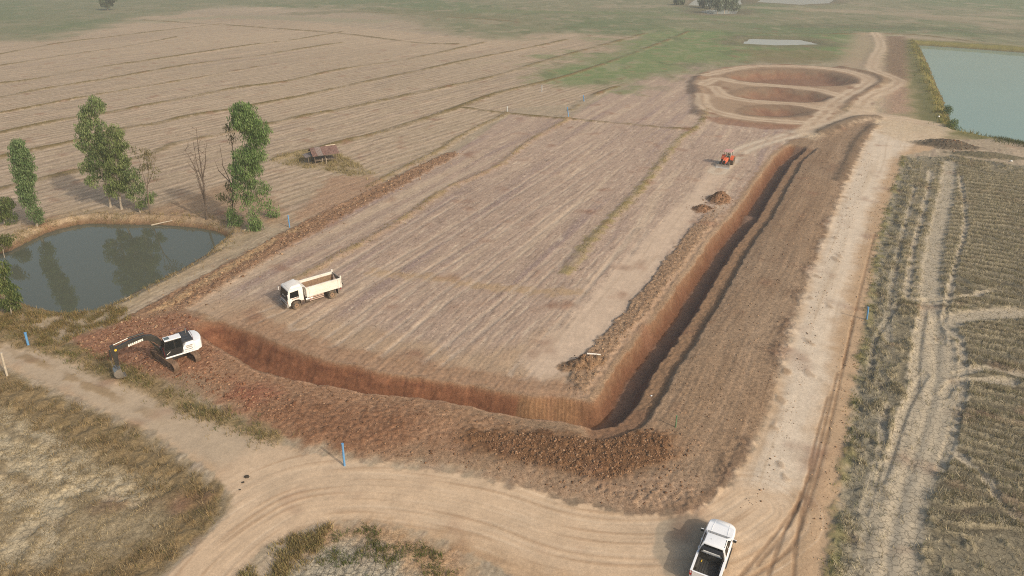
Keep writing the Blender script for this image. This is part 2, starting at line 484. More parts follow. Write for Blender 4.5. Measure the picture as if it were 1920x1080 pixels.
# ---- loader's haul path along the canal
path_px = [(1300, 345), (1345, 318), (1330, 322), (1268, 390), (1188, 470), (1118, 545), (1055, 610), (985, 668), (1000, 720), (1060, 695), (1112, 668), (1165, 598), (1235, 500), (1300, 402), (1350, 335), (1375, 300), (1350, 300)]
sd, _ = area([(1340, 312), (1268, 388), (1188, 470), (1118, 545), (1055, 612), (985, 672), (1005, 724), (1062, 692), (1112, 666), (1165, 598), (1235, 500), (1300, 400), (1356, 330)])
mp = sstep(-1.3, 0.9, sd + 0.45 * n_w + 0.5 * n_mid)
mixc(mp * 0.96, alb(205, 177, 148)); mixc(mp * sstep(0.1, 0.8, perlin(u2 / 12, v2 / 0.5, 77)) * 0.4, alb(182, 154, 126))
setv(H, mp * 0.8, 0.0); setv(ROUGH, mp, 0.22)
REG[(sd > 0)] = 6
HAUL = [(1345, 322), (1372, 298), (1400, 278), (1450, 262), (1500, 250), (1560, 240)]
D, T, _ = line(HAUL, margin=6)
m = sstep(2.9, 1.8, D + 0.4 * n_w)
mixc(m * 0.75, alb(190, 165, 137)); mixc(sstep(0.75, 0.3, np.abs(D - 1.1) + 0.15 * n_w) * 0.85, alb(206, 184, 156))
setv(ROUGH, m, 0.25); REG[D < 1.9] = 6

# ---- the dug canal ---------------------------------------------------------
E_px = [(1478, 268), (1446, 292), (1402, 352), (1375, 392), (1330, 440), (1222, 590), (1150, 675), (1105, 745), (1000, 742), (900, 722), (800, 708), (700, 692), (600, 668), (520, 640), (450, 612), (400, 595), (372, 586)]
E = plan(E_px)
seg = np.hypot(*np.diff(E, axis=0).T); EA = np.concatenate([[0], np.cumsum(seg)])
T_corner = EA[7]; T_end = EA[-1]
D_E, T_E = dist_line(X, Y, E, 26.0)
E_poly = np.vstack([E, plan([(560, 470), (1100, 260), (1400, 255)])])
ins_E = inside(X, Y, E_poly)
S = np.where(ins_E, -D_E, D_E) + 0.11 * n_w * (D_E < 25) + 0.14 * n_mid
live = (D_E < 25)
front = sstep(T_corner - 1.0, T_corner + 2.5, T_E)
Wf = np.interp(T_E, [T_corner, T_corner + 5, T_corner + 14, T_corner + 22, T_corner + 30, T_end - 4, T_end], [1.15, 1.05, 1.0, 1.2, 1.45, 1.1, 0.4])
z_right = np.interp(S, [-9, -1.2, 0, 0.5, 1.45, 3.05, 3.95, 5.45, 5.95, 7.5, 14, 20], [0, 0.0, -0.05, -0.22, -2.1, -2.2, -0.55, -0.45, 0.10, 0.16, 0.10, 0.0])
z_front = np.interp(S / Wf, [-9, -0.8, 0, 1.25, 2.3, 3.1, 3.5, 6, 12, 16], [0, 0.0, -0.15, -2.1, -2.2, -0.25, 0.12, 0.32, 0.18, 0.0])
amp = sstep(0.2, 3.0, T_E) * sstep(T_end - 0.5, T_end - 7.0, T_E)
# where the second lift was dug later the bed is narrower and a plug of soil remains
plug = np.exp(-((T_E - (EA[3] - 1.0)) / 2.2) ** 2) * (1 - front)
z_can = (z_right * (1 - front) + z_front * front)
z_can = np.where(z_can < 0, np.maximum(z_can, -2.6 + 1.3 * plug), z_can)
z_can *= amp
dug = live & (S > -0.3) & (S < 3.6 * np.where(front > 0.5, Wf, 1.65)) & (amp > 0.15)
wall = sstep(-0.1, -0.5, z_can) * live
bank = sstep(-5.5, -3.2, S) * sstep(0.9, -0.2, S) * live * amp
# clod strip and pale slope on the field side of the right arm
mcl = sstep(-3.0, -2.6, S + 0.25 * n_w) * sstep(-0.2, -0.9, S + 0.4 * n_w) * live * (1 - front) * sstep(EA[3] - 3, EA[4] + 1, T_E)
mixc(mcl * 0.85, alb(150, 118, 88)); mixc(mcl * sstep(0, 0.6, n_fine) * 0.55, alb(116, 88, 63)); mixc(mcl * sstep(0.2, 0.7, -n_fine) * 0.4, alb(184, 152, 116))
H += mcl * (0.22 + 0.07 * n_fine + 0.04 * n_w); ROUGH = np.maximum(ROUGH, mcl)
msl = sstep(-0.9, -0.2, S + 0.3 * n_w) * sstep(1.0, 0.4, S) * live * amp * (1 - front)
mixc(msl * 0.85, alb(164, 132, 103))
mfr = sstep(-3.2, -1.8, S + 0.5 * n_w) * sstep(0.6, 0.0, S) * live * amp * front
mixc(mfr * 0.8, alb(160, 124, 94)); mixc(mfr * sstep(0.1, 0.7, n_fine) * 0.45, alb(126, 92, 66))
# the embankment of tipped soil outside the canal, on both arms
emb_px = [(1478, 262), (1520, 256), (1560, 240), (1610, 222), (1645, 222), (1600, 330), (1556, 440), (1512, 560), (1478, 660), (1450, 760), (1412, 850), (1352, 925), (1290, 962), (1180, 962), (1060, 935),
          (960, 905), (860, 878), (760, 868), (690, 862), (640, 850), (590, 838), (520, 815), (450, 785), (380, 752), (300, 716), (230, 690), (170, 672), (128, 650), (150, 625), (215, 610), (300, 582), (345, 582), (372, 586)] + E_px[::-1][1:]
sd_emb, P_emb = area(emb_px)
me = soft(sd_emb, 0.5, 0.45)
mixc(me * 0.95, alb(147, 118, 90))
setv(H, me, 0.0)
H += me * (0.10 + 0.04 * n_mid + 0.012 * n_w + 0.012 * n_fine * near)
setv(ROUGH, me, 0.75)
REG[sd_emb > 0] = 4
# tracked dozer prints, darker and paler tipped loads
ue, ve, bre, nae = rows(29.5, 41)
treads = perlin(ue / 0.35, ve / 1.6, 44) * sstep(-0.1, 0.4, n_mid)
mr_ = me * (1 - front)
mixc(mr_ * sstep(0.1, 0.8, bre) * 0.55, alb(120, 93, 70)); mixc(mr_ * sstep(0.05, 0.8, -bre) * 0.55, alb(168, 138, 108)); mixc(mr_ * sstep(0.2, 0.9, n_huge + n_big * 0.6) * 0.4, alb(160, 136, 110))
rut_e = perlin(ue / 9, ve / 0.3, 46)
mixc(mr_ * sstep(0.3, 0.9, rut_e) * 0.45, alb(108, 84, 64)); mixc(mr_ * sstep(0.35, 0.9, -rut_e) * 0.4, alb(176, 146, 116)); H += mr_ * 0.03 * rut_e * near
mixc(mr_ * sstep(0.0, 0.8, n_big + 0.5 * n_mid) * 0.4, alb(128, 99, 73))
mixc(mr_ * sstep(0.2, 0.8, treads) * 0.5, alb(104, 80, 60)); H += mr_ * 0.04 * treads * near
rim = mr_ * sstep(2.2, 0.8, sd_emb + 0.7 * n_w) * sstep(-0.3, 0.4, n_mid) * (D_E > 7)
mixc(rim * 0.75, alb(104, 83, 65)); H += rim * (0.14 + 0.18 * n_fine + 0.08 * n_w)
mf = me * sstep(0.0, 1.0, front + (X < at(1280, 800)[0]) * 1.0)
def patch(px, cols, strength=0.9, lump=0.0, w=1.2, warp=1.0, flag=None, smooth=0):
    sd, P = area(px, smooth=smooth)
    m = sstep(-w, w, sd + warp * (0.6 * n_w + 0.6 * n_mid)) * strength
    mixc(m, alb(*cols[0]))
    if len(cols) > 1: mixc(m * sstep(0.05, 0.6, n_fine + 0.5 * n_w) * 0.7, alb(*cols[1]))
    if len(cols) > 2: mixc(m * sstep(0.15, 0.8, -n_fine - 0.2 * n_w) * 0.55, alb(*cols[2]))
    H[:] += m * lump * (0.4 + 0.30 * n_fine + 0.18 * n_w)
    if lump: ROUGH[:] = np.maximum(ROUGH, m)
    if flag is not None: REG[sd > 0] = flag
    return m, sd
patch([(350, 610), (420, 660), (560, 712), (700, 735), (860, 770), (960, 800), (900, 835), (800, 850), (690, 855), (600, 836), (500, 800), (430, 765), (380, 715), (340, 690)], [(158, 118, 87), (128, 91, 64), (182, 142, 108)], 0.8, 0.06)
patch([(140, 640), (230, 606), (330, 586), (372, 600), (400, 640), (390, 690), (330, 715), (250, 705), (180, 680)], [(150, 106, 79), (126, 86, 62), (184, 142, 108)], 0.9, 0.10)
patch([(470, 770), (560, 760), (700, 765), (800, 790), (760, 840), (680, 852), (600, 836), (520, 808)], [(138, 98, 70), (112, 77, 53), (162, 122, 90)], 0.85, 0.12)
patch([(430, 722), (500, 726), (530, 745), (480, 768), (430, 752)], [(146, 92, 68), (124, 76, 54)], 0.8, 0.08)
patch([(800, 760), (900, 785), (1000, 812), (1120, 818), (1230, 800), (1300, 830), (1280, 880), (1150, 880), (1000, 856), (880, 830)], [(160, 124, 92), (132, 100, 72), (184, 148, 114)], 0.6, 0.06)
patch([(860, 815), (950, 812), (1060, 822), (1140, 824), (1200, 812), (1262, 826), (1268, 862), (1230, 886), (1130, 912), (1080, 900), (1010, 888), (950, 868), (880, 845)], [(118, 84, 56), (94, 65, 42), (150, 112, 78)], 0.95, 0.22, 0.8, 0.8)
patch([(690, 862), (800, 872), (900, 890), (1000, 880), (1080, 905), (1150, 915), (1240, 890), (1300, 900), (1330, 935), (1280, 965), (1180, 965), (1060, 940), (960, 908), (850, 884)], [(164, 133, 104), (136, 107, 82), (186, 155, 124)], 0.85, 0.05)
D, T, _ = line([(960, 915), (1060, 945), (1180, 966), (1260, 962), (1320, 938), (1370, 895), (1395, 850)], margin=4)
mixc(sstep(0.7, 0.2, D + 0.4 * n_w) * 0.55, alb(112, 88, 68)); H += 0.14 * np.exp(-(D / 0.5) ** 2)
# now the cut itself
H += np.where(live, z_can, 0)
zone_r = (1 - front) * wall
mixc(wall * sstep(0, 1, wall), alb(150, 100, 68))
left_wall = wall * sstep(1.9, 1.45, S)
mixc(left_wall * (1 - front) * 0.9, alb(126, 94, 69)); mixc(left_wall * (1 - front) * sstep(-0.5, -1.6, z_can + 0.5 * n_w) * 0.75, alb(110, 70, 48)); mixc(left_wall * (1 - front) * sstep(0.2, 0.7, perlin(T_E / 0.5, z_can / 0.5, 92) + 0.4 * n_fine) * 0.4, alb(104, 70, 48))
mixc(wall * (1 - front) * sstep(1.5, 1.9, S) * 0.95, alb(124, 98, 80))
mixc(wall * (1 - front) * sstep(3.8, 4.1, S) * 0.9, alb(150, 116, 85))
scr = front * sstep(T_corner - 0.5, T_corner + 0.3, T_E) * sstep(T_corner + 6.4, T_corner + 6.0, T_E)
mixc(wall * front * 0.95, alb(130, 86, 60))
strata = perlin(T_E / 3.0, z_can / 0.25, 91) + 0.5 * n_w
mixc(wall * front * sstep(0.1, 0.8, strata) * 0.6, alb(106, 66, 48)); mixc(wall * front * sstep(0.25, 0.9, -strata) * 0.4, alb(160, 110, 80))
mixc(wall * front * sstep(-0.75, -0.25, z_can) * 0.7, alb(152, 114, 84))
mixc(wall * scr * 0.85, alb(150, 113, 79))
teeth = np.sin(T_E * 2 * math.pi / 0.34 + 1.5 * n_w)
H += wall * scr * 0.05 * teeth
mixc(wall * scr * sstep(0.3, 1.0, teeth) * 0.45, alb(120, 82, 55))
H += wall * (0.02 + 0.03 * (1 - front)) * n_fine * (1 - scr)
teeth2 = np.sin(T_E * 2 * math.pi / 1.3 + n_w)
H += left_wall * (1 - front) * 0.05 * teeth2
setv(ROUGH, wall, 0.55)
lip = live * front * np.exp(-((S / Wf - 3.55) / 0.10) ** 2) * amp
mixc(np.clip(lip, 0, 1) * 0.8, alb(186, 142, 108))
REG[dug & (z_can < -0.05)] = 5

# ---- roads ---------------------------------------------------------------
road_px = [(1640, 238), (1592, 330), (1548, 440), (1505, 560), (1474, 660), (1448, 760), (1404, 858), (1352, 930), (1300, 968), (1190, 972), (1060, 945), (950, 915), (850, 890), (760, 878), (690, 872),
           (640, 866), (560, 850), (520, 830), (450, 800), (400, 784), (300, 742), (200, 700), (110, 664), (0, 630), (-140, 585), (-140, 640), (0, 682), (100, 728), (200, 772), (290, 812), (345, 850), (398, 890), (432, 925), (428, 962), (385, 1010),
           (310, 1080), (240, 1150), (400, 1150), (440, 1076), (480, 1040), (540, 1004), (620, 972), (700, 975), (800, 1000), (880, 1040), (950, 1075), (1000, 1150), (1540, 1150), (1556, 1060), (1575, 930), (1588, 840), (1604, 720), (1626, 600), (1644, 470), (1668, 375), (1694, 292), (1745, 282), (1790, 262), (1760, 238), (1690, 224)]
sd_road, P_road = area(road_px)
mr = soft(sd_road, 0.25, 0.45, n_w + 0.4 * n_fine)
setv(H, sstep(-2.4, 0.8, sd_road) * 0.92, 0.06); setv(ROUGH, mr, 0.22)
mixc(mr, alb(190, 157, 121))                          # the tan clay shoulder and base
H += mr * 0.03 * n_mid
REG[sd_road > 0] = 7
# pale driven surface of the right arm
pale_px = [(1640, 245), (1598, 330), (1556, 440), (1514, 560), (1486, 660), (1462, 760), (1425, 860), (1385, 930), (1330, 985), (1400, 1010), (1450, 966), (1498, 890), (1524, 800), (1550, 710), (1566, 610), (1596, 500), (1632, 390), (1668, 300), (1720, 262), (1690, 235)]
sdp, _ = area(pale_px)
mp = sstep(-1.3, 0.9, sdp + 0.35 * n_w + 0.6 * n_mid)
mixc(mp * 0.95, alb(214, 192, 164))
ur, vr, brr, nar = rows(29.5, 51)
rr_ = perlin(ur / 30, vr / 0.35, 52)
mixc(mr * (X > 12) * sstep(0.2, 0.8, rr_) * 0.38, alb(176, 147, 114))
mixc(mp * sstep(0.15, 0.9, brr) * 0.45, alb(188, 162, 130)); mixc(mp * sstep(0.3, 0.9, -brr) * 0.4, alb(214, 191, 162))
H += mr * (X > 12) * 0.03 * brr
# pale bends at the bottom and the farm track to the left
for px, w, c in (([(1400, 965), (1330, 1000), (1200, 1010), (1060, 1000), (930, 955), (800, 925), (680, 915), (560, 930), (470, 975), (390, 1040), (330, 1110)], 3.2, (208, 177, 142)),
                 ([(-140, 604), (0, 648), (100, 692), (200, 738), (300, 782), (380, 815), (450, 850), (520, 885)], 1.9, (184, 161, 132)),
                 ([(440, 930), (470, 880), (560, 880), (660, 890)], 2.2, (204, 174, 140))):
    D, T, _ = line(px, margin=8)
    m = sstep(1.0, -0.8, D - w + 0.45 * n_w + 0.5 * n_mid) * mr
    mixc(m * 0.9, alb(*c)); setv(ROUGH, m, 0.14)
bend = [(1420, 950), (1330, 1002), (1200, 1012), (1060, 998), (930, 955), (800, 928), (680, 918), (560, 932), (470, 978), (390, 1042), (330, 1110)]
D, T, _ = line(bend, margin=6)
k = perlin(T / 14.0, D / 0.30, 83)
k = k + 0.7 * perlin(T / 5.0, D / 0.5, 84)
mixc(mr * sstep(6.0, 4.5, D) * sstep(0.15, 0.8, k) * 0.6, alb(174, 140, 106)); mixc(mr * sstep(6.0, 4.5, D) * sstep(0.2, 0.9, -k) * 0.5, alb(222, 194, 160)); H += mr * sstep(4.5, 3, D) * 0.02 * k
# left track: two wheel lines and a strip of dead grass
D, T, _ = line([(-140, 604), (0, 650), (100, 694), (200, 740), (280, 776), (330, 798)], margin=4)
mid = sstep(0.62, 0.2, D + 0.35 * n_w) * sstep(-0.3, 0.5, n_mid + 0.2) * sstep(0, -6, X - at(330, 798)[0])
mixc(mid * 0.7, alb(150, 122, 86)); H += 0.05 * mid
# sharp tyre lines on the clay
for px in ([(1570, 700), (1545, 800), (1520, 900), (1495, 1000), (1488, 1080)], [(1552, 745), (1528, 830), (1508, 920), (1470, 1000), (1440, 1080)], [(1580, 690), (1560, 780), (1535, 880), (1510, 960), (1480, 1030), (1400, 1090)],
           [(1420, 1060), (1480, 980), (1520, 880)], [(1380, 1090), (1440, 1020), (1500, 940)], [(1600, 600), (1580, 690)], [(1580, 690), (1610, 560), (1640, 440)]):
    D, T, _ = line(px, margin=2)
    m = sstep(0.20, 0.05, D + 0.06 * n_w)
    mixc(m * 0.6, alb(134, 102, 74)); H -= 0.04 * m
for i in range(22):
    cx, cy = random.uniform(1430, 1600), 0
    py = random.uniform(300, 900); f_ = (py - 245) / 700.0
    cx = 1625 - 190 * f_ + random.uniform(-26, 26) * (0.4 + f_)
    p = at(cx, py); r_ = random.uniform(0.3, 0.8)
    d = np.hypot((X - p[0]) / 0.7, (Y - p[1]) / 1.5) + 0.5 * n_w
    m = sstep(r_, r_ * 0.4, d)
    mixc(m * 0.45, alb(150, 120, 90)); H += 0.05 * m
# grey patch with darker blotches where the pickup stands
sdw, _ = area([(1242, 976), (1226, 1005), (1226, 1040), (1250, 1090), (1310, 1090), (1330, 1030), (1345, 985), (1300, 968)])
mw = sstep(-0.15, 0.15, sdw + 0.14 * n_w)
mixc(mw * 0.7, alb(166, 148, 122)); mixc(mw * sstep(0.2, 0.7, n_mid + 0.4 * n_w) * 0.35, alb(138, 122, 100))
# cracked pale mud and tan dirt at the bottom
patch([(610, 985), (690, 980), (780, 1005), (860, 1050), (900, 1150), (560, 1150), (560, 1010)], [(176, 140, 102), (150, 116, 82), (190, 158, 120)], 0.9, 0.05)
m, sd_ck = patch([(640, 1010), (690, 1020), (735, 1045), (770, 1080), (780, 1150), (480, 1150), (520, 1080), (580, 1040)], [(168, 156, 132), (150, 136, 112)], 0.9, 0.0)
CRACK = np.maximum(CRACK, m)
REG[inside(X, Y, plan([(600, 985), (690, 985), (790, 1010), (880, 1055), (940, 1100), (980, 1170), (410, 1170), (450, 1080), (490, 1042), (545, 1006)]))] = 10

# ---- right stubble field
rf_px = [(1550, 1150), (1560, 1060), (1580, 930), (1592, 840), (1608, 720), (1630, 600), (1648, 470), (1672, 375), (1697, 296), (1780, 292), (1920, 312), (2300, 372), (2700, 700), (2500, 1150)]
sd_rf, P_rf = area(rf_px)
mrf = soft(sd_rf, 0.4, 0.4)
mixc(mrf, alb(136, 123, 98)); setv(H, mrf, -0.05); H += mrf * (0.04 * n_big + 0.03 * n_mid); setv(ROUGH, mrf, 0.5)
REG[sd_rf > 0] = 8
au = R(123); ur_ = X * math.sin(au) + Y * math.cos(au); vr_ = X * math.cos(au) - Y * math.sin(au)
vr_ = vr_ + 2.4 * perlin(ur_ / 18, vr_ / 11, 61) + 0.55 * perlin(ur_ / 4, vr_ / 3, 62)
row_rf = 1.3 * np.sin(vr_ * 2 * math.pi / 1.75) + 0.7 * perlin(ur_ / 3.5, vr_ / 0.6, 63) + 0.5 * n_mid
CRACK = np.maximum(CRACK, mrf * 0.8)
ruts_px = [[(1625, 1100), (1648, 1010), (1668, 930), (1692, 850), (1722, 760), (1738, 690), (1746, 600), (1745, 520), (1756, 440), (1776, 350), (1780, 305)],
           [(1688, 1110), (1692, 1010), (1708, 930), (1735, 870), (1762, 780), (1776, 700), (1766, 640), (1770, 606), (1830, 590), (1920, 588), (2050, 600)],
           [(1700, 560), (1712, 470), (1735, 380), (1745, 320)], [(1766, 640), (1740, 560), (1720, 640), (1715, 720)], [(1660, 560), (1780, 560), (1860, 545)],
           [(1790, 850), (1840, 890), (1880, 950), (1960, 1010)], [(1795, 700), (1860, 690), (1960, 716)], [(1770, 740), (1800, 712), (1900, 716)], [(1665, 640), (1668, 560), (1690, 450), (1715, 350)]]
ruts_px += [[(1770, 606), (1800, 640), (1806, 720), (1790, 800), (1764, 880)], [(1735, 700), (1700, 760), (1672, 840), (1650, 900)], [(1660, 760), (1650, 860), (1620, 960)], [(1690, 560), (1640, 640), (1632, 720)], [(1800, 330), (1810, 420), (1790, 500), (1770, 600)]]
ruts_w = [1.1, 1.15, 0.4, 0.5, 0.35, 0.3, 0.45, 0.45, 0.35, 0.4, 0.4, 0.35, 0.3, 0.3]
RUT = np.zeros(N)
for px, w in zip(ruts_px, ruts_w):
    D, T, _ = line(px, margin=4)
    RUT = np.maximum(RUT, sstep(w * 1.35, w * 0.7, D + 0.32 * n_w + 0.2 * n_mid))
    H += mrf * (-0.09 * sstep(w * 1.1, w * 0.6, D) + 0.05 * np.exp(-((D - w * 1.35) / 0.28) ** 2) * (0.6 + 0.5 * n_w))
RUT *= mrf
leftpart = sstep(0.5, -1.0, sd_rf - 6.0 + 1.5 * n_mid)
STUB = mrf * (1 - RUT) * sstep(-0.3, 0.6, row_rf * (1 - leftpart) + leftpart * (n_w + 0.6 * n_mid - 0.1))
edge = mrf * sstep(3.2, 1.6, sd_rf + 0.8 * n_w)
mixc(STUB * 0.75, alb(168, 152, 121)); mixc(mrf * (1 - RUT) * (1 - leftpart) * sstep(-0.1, -0.9, row_rf) * 0.8, alb(98, 88, 69)); mixc(mrf * sstep(0.1, 0.7, n_w + 0.3 * n_mid) * 0.35 * (1 - RUT), alb(128, 117, 92))  # row gaps dark: shade between the straw rows painted in, with dark mud
H += STUB * (0.20 + 0.08 * n_fine)
mixc(RUT * 0.92, alb(188, 170, 142)); setv(ROUGH, RUT, 0.2); CRACK = np.maximum(CRACK, RUT)
mixc(edge * 0.5, alb(136, 128, 110)); mixc(edge * sstep(0.0, 0.6, n_w) * 0.4, alb(122, 113, 92)); H += edge * 0.10 * n_w
D_v, T_v, P_verge = line([(1548, 1150), (1560, 1060), (1580, 930), (1592, 840), (1607, 720), (1628, 600), (1646, 470), (1670, 375), (1696, 294)], margin=5)
m = sstep(0.7, 0.2, D_v + 0.5 * n_w) * sstep(-0.2, 0.4, n_mid + 0.1)
mixc(m * 0.7, alb(126, 118, 70)); H += 0.1 * m
mixc(sstep(1.9, 1.0, np.abs(D_v - 1.0)) * (sd_road > 0) * sstep(0.2, 0.8, n_fine) * 0.4, alb(196, 160, 120))

# ---- lower left fallow field and verges
ll_px = [(-500, 660), (-140, 645), (0, 690), (100, 738), (200, 782), (285, 822), (340, 860), (395, 900), (425, 930), (420, 962), (375, 1010), (300, 1080), (230, 1150), (-500, 1150)]
sd_ll, P_ll = area(ll_px)
mll = soft(sd_ll, 0.5, 0.5)
mixc(mll, alb(156, 136, 104)); setv(H, mll, -0.12); H += mll * (0.05 * n_mid + 0.06 * n_w); setv(ROUGH, mll, 0.6)
CRACK = np.maximum(CRACK, mll * 0.35)
REG[sd_ll > 0] = 9
mixc(mll * sstep(0.0, 0.8, n_mid + 0.3 * n_w) * 0.65, alb(128, 109, 80)); mixc(mll * sstep(0.2, 0.8, n_fine + 0.3 * n_w) * 0.5, alb(106, 92, 68)); mixc(mll * sstep(0.3, 0.9, -n_fine) * 0.35, alb(188, 168, 132))
for px, w in (([(-60, 750), (0, 772), (80, 812), (140, 848), (220, 890), (300, 905)], 1.0), ([(-60, 806), (0, 826), (100, 872), (180, 912), (260, 930)], 0.8), ([(20, 1060), (40, 1000), (90, 940), (160, 905)], 0.8), ([(-40, 900), (40, 930), (100, 960), (60, 1080)], 0.9), ([(0, 850), (60, 880), (140, 925)], 0.6)):
    D, T, _ = line(px, margin=4)
    m = sstep(w * 1.2, w * 0.5, D + 0.6 * n_w) * mll
    mixc(m * 0.85, alb(188, 168, 134)); H -= 0.09 * m; CRACK = np.maximum(CRACK, m * 0.7)
verge_ll = sstep(4.6, 2.4, sd_ll + 0.9 * n_w + 0.8 * n_mid) * sstep(-0.4, 0.8, sd_ll + 0.5 * n_w)
mixc(verge_ll * 0.75, alb(132, 108, 72)); mixc(verge_ll * sstep(0.2, 0.8, n_mid) * 0.4, alb(108, 100, 60)); H += verge_ll * (0.10 + 0.1 * n_w)
# verge between track and the red soil
D_tv, T_tv, P_tverge = line([(-140, 570), (0, 612), (60, 642), (130, 662), (200, 694), (260, 716), (330, 752), (400, 782), (450, 800), (520, 822)], margin=6)
w_tv = np.interp(T_tv, [0, 12, 22, 36, 46], [2.6, 2.2, 1.1, 1.0, 0.5])
m_tv = sstep(0.6, -0.5, D_tv - w_tv + 0.5 * n_w)
mixc(m_tv * 0.85, alb(136, 112, 74)); mixc(m_tv * sstep(0.1, 0.7, n_mid + 0.3 * n_w) * 0.6, alb(102, 100, 60)); H += m_tv * (0.14 + 0.12 * n_w); ROUGH = np.maximum(ROUGH, m_tv * 0.9)

# ---- pond on the left
POND_Z = -0.95
pond_px = [(10, 474), (50, 455), (100, 433), (160, 420), (210, 421), (300, 422), (370, 428), (412, 437), (424, 448), (402, 468), (370, 487), (330, 510), (290, 530), (250, 550), (215, 570), (170, 582), (120, 586), (80, 580), (45, 570), (15, 550), (-60, 540), (-130, 510), (-60, 490)]
P_pond = smooth_line(plan(pond_px, POND_Z), 4, True)
sd_pond = sdist(X, Y, P_pond, 12.0) + 0.22 * n_w * 0.8
near_side = sstep(62, 70, Y)
out = -sd_pond
bankw = np.where(Y > 84, 1.3, 2.6)
mb = sstep(bankw * 1.6, bankw, out) * (out > -11.9)
H = np.where(out < 12, np.minimum(H + 0.12 * mb, np.where(out < 0, POND_Z + out * 0.5, POND_Z + out / bankw * (0.95 + 0.1))), H)
H = np.maximum(H, -3.2)
around = sstep(5.5, 2.0, out + 1.2 * n_mid + 0.5 * n_w) * (out < 11)
around = around * np.clip(0.75 + 0.6 * n_mid, 0.2, 1)
mixc(around * 0.6, alb(158, 132, 98)); mixc(around * sstep(0.1, 0.8, n_mid + 0.4 * n_w) * 0.5, alb(142, 116, 80)); mixc(around * sstep(0.2, 0.8, -n_mid) * 0.35, alb(154, 138, 92))
mixc(sstep(0.9, 0.3, out + 0.35 * n_w) * 0.85, alb(120, 90, 64)); mixc(sstep(0.12, 0.0, out) * 0.9, alb(84, 72, 54))
H += around * 0.08 * n_w; ROUGH = np.maximum(ROUGH, around * 0.9)
REG[(out < 6.0) & (REG < 3)] = 11
# foot path beside the pond
D, T, _ = line([(250, 612), (330, 565), (400, 522), (470, 478), (520, 448), (560, 430)], margin=4)
mixc(sstep(0.9, 0.3, np.abs(D) + 0.3 * n_w) * 0.6 * (sd_emb < 0), alb(176, 146, 106))
# yellow grass round the hut and scorched bare spots under the trees
patch([(505, 300), (560, 284), (640, 290), (700, 325), (690, 338), (620, 322), (550, 312)], [(164, 142, 104), (146, 126, 86)], 0.6, 0.05)
patch([(250, 405), (420, 345), (520, 375), (540, 420), (430, 415)], [(160, 128, 96), (136, 106, 78), (176, 146, 112)], 0.6, 0.05)
patch([(540, 420), (620, 330), (700, 330), (720, 345), (640, 390)], [(166, 130, 100), (142, 110, 84), (184, 150, 120)], 0.7, 0.05)

# ---- spoil heaps
def heap(px, py, rx, ry, h, ang, cols, flag=None):
    global H
    p = at(px, py); a = R(ang)
    x = (X - p[0]) * math.cos(a) + (Y - p[1]) * math.sin(a); y_ = -(X - p[0]) * math.sin(a) + (Y - p[1]) * math.cos(a)
    d = np.hypot(x / rx, y_ / ry) + 0.22 * n_w + 0.12 * n_mid
    m = sstep(1.25, 0.85, d); pr = sstep(1.15, 0.1, d)
    H += h * pr + m * (0.10 * n_fine + 0.12 * n_w) * (h > 0)
    mixc(m * 0.9, alb(*cols[0])); mixc(m * sstep(0.0, 0.6, n_fine + 0.4 * n_w) * 0.65, alb(*cols[1]))
    ROUGH[:] = np.maximum(ROUGH, m)
    if flag is not None: REG[d < 1.0] = flag
brown = [(134, 96, 66), (100, 70, 47)]
heap(1349, 374, 2.3, 1.7, 1.25, 60, brown, 20)
heap(1316, 392, 1.7, 1.3, 0.6, 60, brown, 21)
heap(1090, 684, 2.2, 1.1, 0.55, 20, [(142, 110, 80), (112, 85, 60)], 22)
heap(1780, 274, 5.2, 2.6, 1.3, -12, [(88, 76, 60), (62, 54, 43)], 23)
heap(1850, 292, 6.5, 2.0, 0.7, -18, [(104, 94, 70), (80, 76, 54)], 24)
heap(1740, 268, 3.4, 1.4, 0.4, -10, [(104, 90, 70), (80, 70, 54)], 25)
heap(1588, 204, 3.4, 6.0, 0.9, 20, [(124, 104, 72), (98, 82, 56)], 26)

# ---- the three big pits at the far end with their ring of haul tracks
ring_px = [(1310, 150), (1330, 134), (1400, 123), (1500, 123), (1590, 132), (1640, 148), (1640, 165), (1602, 192), (1562, 218), (1525, 242), (1440, 236), (1350, 222), (1316, 200), (1308, 172)]
sd_ring, P_ring = area(ring_px, smooth=4, margin=14.0)
m = sstep(-2.0, 1.5, sd_ring + 1.2 * n_mid)
mixc(m * 0.95, alb(164, 134, 105)); mixc(m * sstep(0.1, 0.7, n_mid) * 0.5, alb(142, 112, 86)); setv(H, m, 0.3); setv(ROUGH, m, 0.4); REG[sd_ring > 0] = 13
D, T, _ = line([(1310, 145), (1300, 160), (1308, 185), (1312, 215)], margin=10)
mixc(sstep(2.4, 0.8, D + 1.2 * n_mid) * 0.75, alb(112, 90, 72)); H += 0.5 * np.exp(-(D / 1.5) ** 2)
D, T, _ = line([(1340, 224), (1420, 236), (1500, 240)], margin=10)
mixc(sstep(3.0, 1.0, D + 1.4 * n_mid) * 0.7, alb(140, 96, 70))
D, T, _ = line([(1580, 130), (1640, 142), (1654, 155), (1640, 170), (1600, 196)], margin=10)
mixc(sstep(3.6, 1.0, D + 1.2 * n_mid) * 0.75, alb(128, 100, 76)); H += 0.8 * np.exp(-(D / 2.6) ** 2)
pits = [[(1352, 144), (1380, 135), (1440, 130), (1510, 131), (1570, 137), (1608, 148), (1612, 157), (1570, 164), (1500, 163), (1430, 158), (1380, 152)],
        [(1364, 178), (1390, 167), (1440, 164), (1500, 168), (1550, 176), (1572, 186), (1540, 194), (1480, 194), (1420, 190), (1380, 185)],
        [(1378, 210), (1400, 201), (1450, 197), (1500, 201), (1534, 210), (1520, 219), (1470, 223), (1420, 221), (1390, 217)]]
